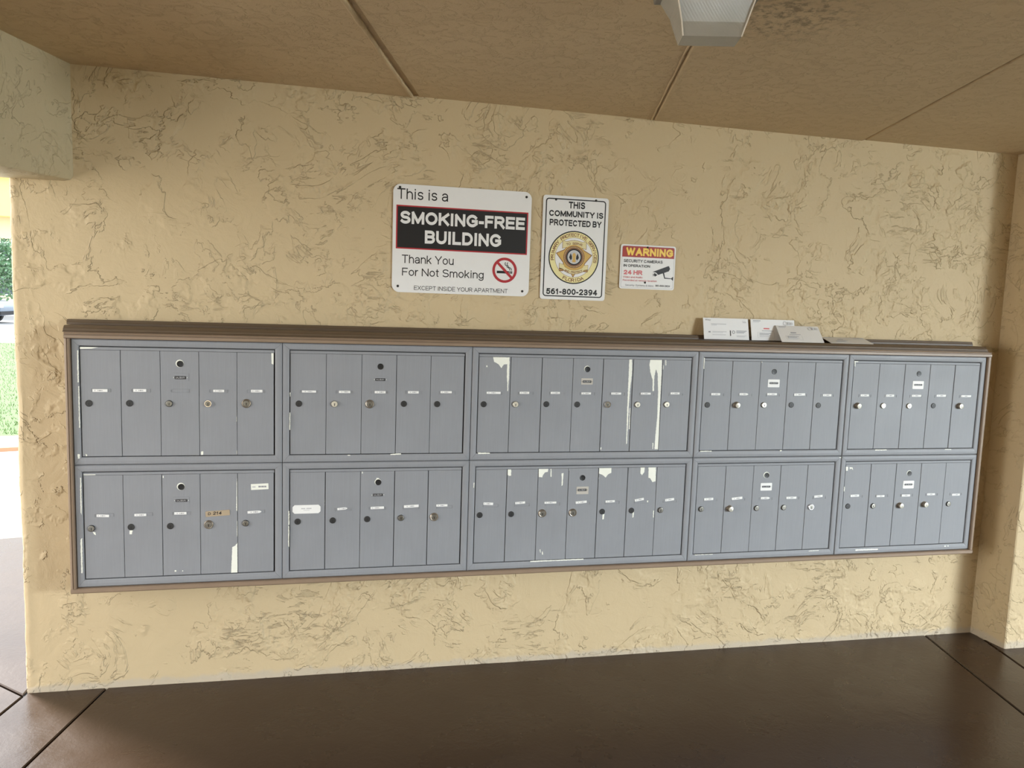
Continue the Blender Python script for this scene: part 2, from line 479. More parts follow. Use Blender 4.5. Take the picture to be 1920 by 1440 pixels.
XH = 0.73
def _glyphs():
    g = {}
    g['A'] = (0.92, [[(0, 0), (0.5, 1), (1, 0)], [(0.22, 0.34), (0.78, 0.34)]])
    g['B'] = (0.80, [[(0, 0), (0, 1)], [(0, 1), (0.55, 1)] + _arc(0.58, 0.76, 0.38, 0.24, 80, -80) + [(0.5, 0.52), (0.0, 0.52)], [(0.5, 0.52)] + _arc(0.58, 0.26, 0.42, 0.26, 80, -80) + [(0.5, 0), (0, 0)]])
    g['C'] = (0.88, [_arc(0.52, 0.5, 0.52, 0.5, 42, 318, 22)])
    g['D'] = (0.86, [[(0, 0), (0, 1), (0.42, 1)] + _arc(0.42, 0.5, 0.58, 0.5, 80, -80, 18) + [(0.42, 0), (0, 0)]])
    g['E'] = (0.74, [[(1, 1), (0, 1), (0, 0), (1, 0)], [(0, 0.52), (0.9, 0.52)]])
    g['F'] = (0.68, [[(1, 1), (0, 1), (0, 0)], [(0, 0.5), (0.88, 0.5)]])
    g['G'] = (0.94, [_arc(0.52, 0.5, 0.52, 0.5, 42, 318, 22) + [(1, 0.22), (1, 0.47), (0.6, 0.47)]])
    g['H'] = (0.84, [[(0, 0), (0, 1)], [(1, 0), (1, 1)], [(0, 0.52), (1, 0.52)]])
    g['I'] = (0.20, [[(0.5, 0), (0.5, 1)]])
    g['K'] = (0.84, [[(0, 0), (0, 1)], [(1, 1), (0, 0.36)], [(0.34, 0.58), (1, 0)]])
    g['L'] = (0.68, [[(0, 1), (0, 0), (1, 0)]])
    g['M'] = (1.02, [[(0, 0), (0, 1), (0.5, 0.06), (1, 1), (1, 0)]])
    g['N'] = (0.84, [[(0, 0), (0, 1), (1, 0), (1, 1)]])
    g['O'] = (0.98, [_arc(0.5, 0.5, 0.5, 0.5, 90, 450, 30)])
    g['P'] = (0.78, [[(0, 0), (0, 1)], [(0, 1), (0.55, 1)] + _arc(0.58, 0.73, 0.42, 0.27, 80, -80) + [(0.5, 0.46), (0, 0.46)]])
    g['R'] = (0.84, [[(0, 0), (0, 1)], [(0, 1), (0.55, 1)] + _arc(0.58, 0.74, 0.38, 0.26, 80, -80) + [(0.5, 0.48), (0, 0.48)], [(0.50, 0.48), (1, 0)]])
    g['S'] = (0.80, [_arc(0.5, 0.755, 0.46, 0.245, 28, 250, 14) + _arc(0.5, 0.255, 0.5, 0.255, 70, -150, 16)])
    g['T'] = (0.78, [[(0, 1), (1, 1)], [(0.5, 1), (0.5, 0)]])
    g['U'] = (0.84, [[(0, 1)] + _arc(0.5, 0.38, 0.5, 0.38, 180, 360, 16) + [(1, 1)]])
    g['V'] = (0.86, [[(0, 1), (0.5, 0), (1, 1)]])
    g['W'] = (1.24, [[(0, 1), (0.26, 0), (0.5, 0.96), (0.74, 0), (1, 1)]])
    g['X'] = (0.86, [[(0, 0), (1, 1)], [(0, 1), (1, 0)]])
    g['Y'] = (0.86, [[(0, 1), (0.5, 0.44), (1, 1)], [(0.5, 0.44), (0.5, 0)]])
    g['-'] = (0.34, [[(0, 0.38), (1, 0.38)]])
    g['&'] = (0.90, [[(1, 0), (0.22, 0.72)] + _arc(0.42, 0.80, 0.22, 0.2, 190, -30, 12) + [(0.1, 0.38)] + _arc(0.38, 0.24, 0.36, 0.24, 150, 300, 10) + [(0.95, 0.42)]])
    g['0'] = (0.70, [_arc(0.5, 0.5, 0.5, 0.5, 90, 450, 26)])
    g['1'] = (0.50, [[(0.05, 0.76), (0.62, 1), (0.62, 0)]])
    g['2'] = (0.70, [_arc(0.5, 0.71, 0.48, 0.29, 165, -35, 14) + [(0, 0), (1, 0)]])
    g['3'] = (0.70, [_arc(0.48, 0.755, 0.44, 0.245, 150, -80, 13) + [(0.3, 0.51)], [(0.3, 0.51)] + _arc(0.48, 0.26, 0.5, 0.26, 80, -155, 14)])
    g['4'] = (0.74, [[(0.74, 0), (0.74, 1), (0, 0.28), (1, 0.28)]])
    g['5'] = (0.70, [[(0.92, 1), (0.18, 1), (0.08, 0.50)] + _arc(0.48, 0.33, 0.5, 0.33, 135, -150, 16)])
    g['6'] = (0.70, [_arc(0.5, 0.31, 0.5, 0.31, 180, 540, 22), _arc(0.62, 0.45, 0.62, 0.55, 75, 185, 12)])
    g['8'] = (0.70, [_arc(0.5, 0.76, 0.42, 0.24, -90, 270, 20), _arc(0.5, 0.26, 0.5, 0.26, 90, 450, 22)])
    g['9'] = (0.70, [_arc(0.5, 0.69, 0.5, 0.31, 0, 360, 22), _arc(0.38, 0.55, 0.62, 0.55, 5, -105, 12)])
    x = XH
    h = x / 2
    g['a'] = (0.62, [_arc(0.48, x - 0.24, 0.46, 0.24, 155, 10, 12) + [(0.96, 0)], [(0.94, h + 0.04), (0.5, h + 0.02)] + _arc(0.42, 0.19, 0.42, 0.20, 90, 270, 12) + [(0.7, 0.02), (0.94, 0.20)]])
    g['b'] = (0.64, [[(0, 0), (0, 1)], _arc(0.5, h, 0.5, h, 180, 540, 22)])
    g['c'] = (0.60, [_arc(0.52, h, 0.52, h, 45, 315, 18)])
    g['d'] = (0.64, [[(1, 0), (1, 1)], _arc(0.5, h, 0.5, h, 0, 360, 22)])
    g['e'] = (0.64, [[(0.02, h), (0.98, h)] + _arc(0.5, h, 0.5, h, 4, 318, 20)])
    g['f'] = (0.36, [[(0.4, 0)] + _arc(0.85, 0.78, 0.45, 0.22, 180, 85, 8), [(0, x), (0.95, x)]])
    g['g'] = (0.64, [_arc(0.5, h, 0.5, h, 0, 360, 22), [(1, x), (1, -0.05)] + _arc(0.5, -0.06, 0.5, 0.22, 0, -155, 12)])
    g['h'] = (0.60, [[(0, 0), (0, 1)], [(0, 0.42)] + _arc(0.5, x - 0.30, 0.5, 0.30, 170, 0, 12) + [(1, 0)]])
    g['i'] = (0.16, [[(0.5, 0), (0.5, x)], [(0.5, 0.97), (0.5, 1.0)]])
    g['k'] = (0.58, [[(0, 0), (0, 1)], [(0.95, x), (0, 0.24)], [(0.36, 0.42), (1, 0)]])
    g['l'] = (0.16, [[(0.5, 0), (0.5, 1)]])
    g['m'] = (0.98, [[(0, 0), (0, x)], [(0, 0.45)] + _arc(0.25, x - 0.26, 0.25, 0.26, 165, 0, 10) + [(0.5, 0)], [(0.5, 0.45)] + _arc(0.75, x - 0.26, 0.25, 0.26, 165, 0, 10) + [(1, 0)]])
    g['n'] = (0.60, [[(0, 0), (0, x)], [(0, 0.42)] + _arc(0.5, x - 0.30, 0.5, 0.30, 170, 0, 12) + [(1, 0)]])
    g['o'] = (0.66, [_arc(0.5, h, 0.5, h, 90, 450, 24)])
    g['r'] = (0.34, [[(0, 0), (0, x)], [(0, 0.40)] + _arc(0.9, x - 0.32, 0.85, 0.32, 165, 85, 8)])
    g['s'] = (0.56, [_arc(0.5, x - 0.185, 0.46, 0.185, 25, 250, 12) + _arc(0.5, 0.185, 0.48, 0.185, 70, -150, 13)])
    g['t'] = (0.34, [[(0.4, 0.95), (0.4, 0.16)] + _arc(0.75, 0.16, 0.35, 0.16, 190, 280, 6), [(0, x), (1, x)]])
    g['u'] = (0.60, [[(0, x)] + _arc(0.5, 0.30, 0.5, 0.30, 180, 350, 12) + [(1, 0.32)], [(1, x), (1, 0)]])
    g['y'] = (0.62, [[(0, x), (0.5, 0.02)], [(1, x), (0.42, -0.16), (0.22, -0.26), (0.05, -0.26)]])
    return g
GLYPHS = _glyphs()

def _stroke(pts, w, closed, e0=0.5, e1=0.5):
    """quads of one pen stroke of width w, its ends squared off, its corners mitred"""
    P = [Vector(p) for p in pts]
    if closed:
        P = P[:-1]
    n = len(P)
    if not closed:
        a = P[0] + (P[0] - P[1]).normalized() * w * e0
        b = P[-1] + (P[-1] - P[-2]).normalized() * w * e1
        P[0], P[-1] = a, b
    L_, R_ = [], []
    for i in range(n):
        d1 = (P[i] - P[i - 1]) if (i > 0 or closed) else (P[1] - P[0])
        d2 = (P[(i + 1) % n] - P[i]) if (i < n - 1 or closed) else (P[-1] - P[-2])
        d1, d2 = d1.normalized(), d2.normalized()
        mm = Vector((-d1.y, d1.x)) + Vector((-d2.y, d2.x))
        mm = mm / max(0.22, mm.length_squared / 2)
        L_.append(P[i] + mm * w / 2)
        R_.append(P[i] - mm * w / 2)
    vs = [tuple(p) for p in L_] + [tuple(p) for p in R_]
    fs = []
    for i in range(n if closed else n - 1):
        j = (i + 1) % n
        fs.append((i, j, n + j, n + i))
    return vs, fs

def _split(q):
    """cut a pen line where it turns back sharply"""
    parts, cur = [], [q[0]]
    for i in range(1, len(q) - 1):
        cur.append(q[i])
        d1 = (Vector(q[i]) - Vector(q[i - 1])).normalized()
        d2 = (Vector(q[i + 1]) - Vector(q[i])).normalized()
        if d1.dot(d2) < -0.15:
            parts.append(cur)
            cur = [q[i]]
    cur.append(q[-1])
    parts.append(cur)
    return parts

_text_cache = {}
def text_mesh(s, weight=0.13):
    """flat lettering of capital height 1"""
    key = (s, weight)
    if key in _text_cache:
        return _text_cache[key]
    vs, fs, pen = [], [], 0.0
    for ch in s:
        if ch == ' ':
            pen += 0.36
            continue
        wd, strokes = GLYPHS[ch]
        low = ch.islower() or ch in '-'
        W_ = max(wd + weight * 0.55, weight * 1.02)
        layer = 0
        for st in strokes:
            q = []
            for x, y in st:
                yy = weight / 2 + y * (1 - weight)
                if low and ch.islower():
                    yy = weight / 2 + y * (1 - weight) if y >= 0 else weight / 2 + y
                q.append((pen + weight / 2 + x * (W_ - weight), yy))
            cl = len(q) > 8 and (Vector(q[0]) - Vector(q[-1])).length < 1e-4
            parts = [q] if cl else _split(q)
            for pi, pq in enumerate(parts):
                a, b = _stroke(pq, weight, cl, 0.5 if pi == 0 else 0.35, 0.5 if pi == len(parts) - 1 else 0.35)
                o = len(vs)
                vs += [(p[0], p[1], layer * 0.00005) for p in a]
                fs += [tuple(i + o for i in f) for f in b]
                layer += 1
        pen += W_ + 0.15 - weight * 0.20
    _text_cache[key] = (vs, fs)
    return _text_cache[key]

def cap_height(bold):
    return 1.0

def put_text(mb, s, x0, x1, zb, h, y, mat, bold=0.12, shear=0.0):
    """lettering whose capitals stand h high on baseline zb and that runs from x0 to x1"""
    vs, fs = text_mesh(s, bold)
    xa, xb = min(p[0] for p in vs), max(p[0] for p in vs)
    kx, kz = (x1 - x0) / (xb - xa), h / cap_height(bold)
    mb.add([(x0 + (p[0] - xa) * kx + shear * p[1] * kz, y - p[2], zb + p[1] * kz) for p in vs], fs, mat)

def arc_text(mb, s, cx, cz, r, a0, a1, h, y, mat, bold=0.2, flip=False):
    """letters spread along a circle from angle a0 to a1 (degrees, clockwise when a0 > a1)"""
    n = len(s)
    kz = h / cap_height(bold)
    for i, ch in enumerate(s):
        if ch == ' ':
            continue
        a = R(a0 + (a1 - a0) * i / (n - 1))
        vs, fs = text_mesh(ch, bold)
        xm = (min(p[0] for p in vs) + max(p[0] for p in vs)) / 2
        rot = a - math.pi / 2 if not flip else a + math.pi / 2
        bx, bz = cx + r * math.cos(a), cz + r * math.sin(a)
        out = []
        for p in vs:
            lx, lz = (p[0] - xm) * kz, p[1] * kz
            out.append((bx + lx * math.cos(rot) - lz * math.sin(rot), y - p[2], bz + lx * math.sin(rot) + lz * math.cos(rot)))
        mb.add(out, fs, mat)

# ------------------------------------------------------------------ the breezeway
SL = -0.006                                   # the slabs fall a little to the right
def zf(x): return 0.001 + SL * x
def zc(x): return 2.427 + SL * x

def slab_polys(name, polys, top, thick, mat, c=0.004, kind='structure', base=None, down=True, depth=0.06, bmat='joint'):
    """slabs cast as (x, y) polygons, arrises eased, open joints between them"""
    mb = MB()
    s = -1 if down else 1
    for item in polys:
        pts, dz = item if isinstance(item, tuple) and isinstance(item[0], list) else (item, 0.0)
        a = sum(pts[i][0] * pts[(i + 1) % len(pts)][1] - pts[(i + 1) % len(pts)][0] * pts[i][1] for i in range(len(pts)))
        if a < 0:
            pts = pts[::-1]
        n = len(pts)
        cx, cy = sum(p[0] for p in pts) / n, sum(p[1] for p in pts) / n
        inn = []
        for i in range(n):
            p0, p1, p2 = Vector(pts[i - 1]), Vector(pts[i]), Vector(pts[(i + 1) % n])
            d1, d2 = (p1 - p0).normalized(), (p2 - p1).normalized()
            nn = (Vector((-d1.y, d1.x)) + Vector((-d2.y, d2.x)))
            nn = nn / max(0.3, nn.length_squared / 2) * 1.0
            q = p1 + nn * c
            inn.append((q.x, q.y))
        vs = [(x, y, top(x) + dz) for x, y in inn] + [(x, y, top(x) + dz + s * c) for x, y in pts] + [(x, y, top(x) + dz + s * thick) for x, y in pts]
        fs = [tuple(range(n)), tuple(range(3 * n - 1, 2 * n - 1, -1))]
        for r in range(2):
            fs += [(r * n + i, (r + 1) * n + i, (r + 1) * n + (i + 1) % n, r * n + (i + 1) % n) for i in range(n)]
        mb.add(vs, fs, mat)
    if base:
        x0, x1, y0, y1 = base
        zs = s * depth
        vs = [(x, y, top(x) + zs + (s * 0.02 if k else 0)) for k in (0, 1) for x, y in ((x0, y0), (x1, y0), (x1, y1), (x0, y1))]
        mb.add(vs, [(0, 1, 2, 3), (7, 6, 5, 4), (0, 4, 5, 1), (1, 5, 6, 2), (2, 6, 7, 3), (3, 7, 4, 0)], bmat)
    return mb.build(name, kind=kind)

def jf(x0, y, g=0.0, k=0.215):                # a floor joint that meets the wall at x0
    return (x0 + k * (y - 0.1) + g, y)
g = 0.0035
YB, YT = -5.6, 0.16
floor_polys = [
    [jf(0.055, YT, g), jf(3.910, YT, -g), jf(3.910, YB, -g), jf(0.055, YB, g)],
    [jf(-0.236, YT, g), jf(0.055, YT, -g), jf(0.055, YB, -g), jf(-0.236, YB, g)],
    [jf(3.910, YT, g), jf(4.205, YT, -g), jf(4.205, YB, -g), jf(3.910, YB, g)],
    [jf(4.205, YT, g), (9.6, YT), (9.6, YB), jf(4.205, YB, g)],
]
slab_polys('floor', floor_polys, zf, 0.12, 'floor', base=(-1.9, 9.5, -5.5, 0.12))
out_polys = [
    [jf(-0.236, 0.10, -g), (-1.6, 1.285), (-3.5, 1.40), (-3.5, YB), jf(-0.236, YB, -g)],
    [(-0.240, 0.112), (-0.236, 0.5), (0.3, 2.545), (-1.1256, 2.200), (-3.5, 1.62), (-3.5, 1.41), (-1.6, 1.293)],
]
slab_polys('floor_outside', out_polys, zf, 0.12, 'floor')
slab_polys('walkway', [[(0.3, 2.556), (-1.1256, 2.210), (-3.5, 1.63), (-9.0, 0.4), (-9.5, 4.15), (-2.5, 5.86), (0.3, 6.55), (3.0, 7.2), (3.0, 3.3)]], zf, 0.12, 'path')

def jc(x0, y, g=0.0, k=0.285):
    return (x0 + k * (y - 0.1) + g, y)
ceil_polys = [
    ([(-0.9, 0.16), jc(1.253, 0.16, -0.011), jc(1.253, YB, -0.011), jc(-0.9, YB)], 0.0),
    ([jc(1.253, 0.16, 0.011), jc(2.279, 0.16, -0.004), jc(2.279, YB, -0.004), jc(1.253, YB, 0.011)], 0.003),
    ([jc(2.279, 0.16, 0.005), jc(3.325, 0.16, -0.006), jc(3.325, YB, -0.006), jc(2.279, YB, 0.005)], -0.002),
    ([jc(3.325, 0.16, 0.007), jc(6.2, 0.16, -0.004), jc(6.2, YB, -0.004), jc(3.325, YB, 0.007)], 0.002),
    ([jc(6.2, 0.16, 0.004), (9.6, 0.16), (9.6, YB), jc(6.2, YB, 0.004)], 0.0),
]
slab_polys('ceiling', ceil_polys, zc, 0.20, 'ceil', c=0.005, base=(-1.8, 9.5, -5.5, 0.14), down=False, depth=0.010, bmat='ceil')
def bead(name, x0, dx, rad, y0, y1):
    """mortar lip squeezed out along a ceiling joint"""
    mb = MB()
    rng = random.Random(5)
    n, seg = 90, 8
    vs, fs = [], []
    for i in range(n + 1):
        y = y0 + (y1 - y0) * i / n
        x, _ = jc(x0, y, dx + rng.uniform(-0.0012, 0.0012))
        r = rad * rng.uniform(0.85, 1.2)
        for k in range(seg):
            a = math.pi * k / (seg - 1)
            vs.append((x + r * math.cos(a), y, zc(x) + 0.001 - r * 0.8 * math.sin(a)))
    for i in range(n):
        for k in range(seg - 1):
            fs.append((i * seg + k, i * seg + k + 1, (i + 1) * seg + k + 1, (i + 1) * seg + k))
    mb.add(vs, fs, 'ceil')
    mb.build(name, kind='structure', smooth_=True)
bead('trim_1', 1.253, -0.017, 0.0075, 0.118, -5.4)
bead('trim_2', 2.279, -0.0075, 0.0035, 0.118, -5.4)

# mail wall: one sheet of stucco that turns the left corner, its arris a little wavy
WX0, WX1 = -0.237, 4.30
def mail_wall():
    prof = []                                   # plan outline (x, y), from right to left and round the corner
    nx = 150
    for i in range(nx + 1):
        prof.append((WX1 + (WX0 + 0.03 - WX1) * i / nx, 0.12, 0))
    for i in range(1, 8):
        a = R(90 * i / 8)
        prof.append((WX0 + 0.03 - 0.03 * math.sin(a), 0.15 - 0.03 * math.cos(a), 1))
    for i in range(1, 6):
        prof.append((WX0, 0.15 + 0.18 * i / 5, 1))
    prof.append((WX1, 0.33, 2))
    nz = 110
    vs, fs = [], []
    n = len(prof)
    for k in range(nz + 1):
        t = k / nz
        for x, y, w in prof:
            z = (zf(x) - 0.02) * (1 - t) + (zc(x) + 0.03) * t
            q = Vector((x * 2.3, y * 2.3, z * 2.3))
            wob = mnoise.noise(q) * 0.0025 + mnoise.noise(q * 5) * 0.0012
            if w == 1 or (w == 0 and x < WX0 + 0.12):
                e = 1.0 if w == 1 else 1 - (x - WX0 - 0.03) / 0.09
                x += e * (mnoise.noise(Vector((3.1, 0.2, z * 4.0))) * 0.005 + mnoise.noise(Vector((7.7, 1.0, z * 16.0))) * 0.003)
            if w == 0:
                y += max(0.0, wob + 0.002)
            vs.append((x, y, z))
    for k in range(nz):
        for i in range(n):
            j = (i + 1) % n
            fs.append((k * n + i, k * n + j, (k + 1) * n + j, (k + 1) * n + i))
    mb = MB()
    mb.add(vs, fs, 'wall')
    mb.build('wall_back', kind='structure', smooth_=True)
mail_wall()

def vert_prism(name, pts, z0, z1, mat, kind='structure', c=0.012):
    """upright wall piece from an (x, y) plan outline, tops and feet following the slabs"""
    mb = MB()
    n = len(pts)
    nz = 40
    vs, fs = [], []
    for k in range(nz + 1):
        t = k / nz
        for x, y in pts:
            a = z0(x) if callable(z0) else z0
            b = z1(x) if callable(z1) else z1
            vs.append((x, y, a + (b - a) * t))
    for k in range(nz):
        for i in range(n):
            j = (i + 1) % n
            fs.append((k * n + i, k * n + j, (k + 1) * n + j, (k + 1) * n + i))
    fs.append(tuple(range(n)))
    fs.append(tuple(range(nz * n, nz * n + n)))
    mb.add(vs, fs, mat)
    return mb.build(name, kind=kind)

low = lambda x: zf(x) - 0.02
high = lambda x: zc(x) + 0.02
# pilaster and the wall that carries on to its right
vert_prism('wall_right', [(4.186, 0.16), (4.204, -0.066), (4.207, -0.072), (4.213, -0.075), (9.6, -0.075), (9.6, 0.16)], low, high, 'wall2')
# wall opposite the mailboxes, with the way out behind the viewer's right shoulder
vert_prism('wall_front', [(-0.6, -4.6), (5.2, -4.6), (5.2, -4.8), (-0.6, -4.8)], low, high, 'wall2')
vert_prism('wall_far_right', [(9.4, -2.6), (9.6, -2.6), (9.6, -0.075), (9.4, -0.075)], low, high, 'wall2')
# unseen wall added beyond the open left end to block light from there
vert_prism('wall_left', [(-4.6, 1.6), (-4.6, -9.0), (-9.0, -9.0), (-9.0, 0.6)], -0.2, 1.9, 'wall2')

# beam over the open left end: square with the slab joints, not with the mail wall
def beam():
    mb = MB()
    k = 0.29
    ny = 60
    vs, fs = [], []
    sec = [(0, 1), (0, 0.02), (0.010, 0.006), (0.03, 0.0), (0.30, 0.0), (0.33, 0.02), (0.33, 1)]
    for i in range(ny + 1):
        y = 0.135 + (-5.6 - 0.135) * i / ny
        xi = -0.0135 + k * (y - 0.12)
        zb = 2.0035 + 0.036 * max(-1.4, (y - 0.12)) + 0.003 * mnoise.noise(Vector((0.3, y * 3, 1)))
        for a, b in sec:
            x = xi - a
            zt = zc(x) + 0.02
            vs.append((x + 0.002 * mnoise.noise(Vector((y * 5, b * 3, 2))), y, zb + b if b < 0.5 else zt))
    n = len(sec)
    for i in range(ny):
        for j in range(n):
            jj = (j + 1) % n
            fs.append((i * n + j, i * n + jj, (i + 1) * n + jj, (i + 1) * n + j))
    fs.append(tuple(range(n)))
    mb.add(vs, fs, 'beam')
    mb.build('trim_3', kind='structure', smooth_=True)
beam()

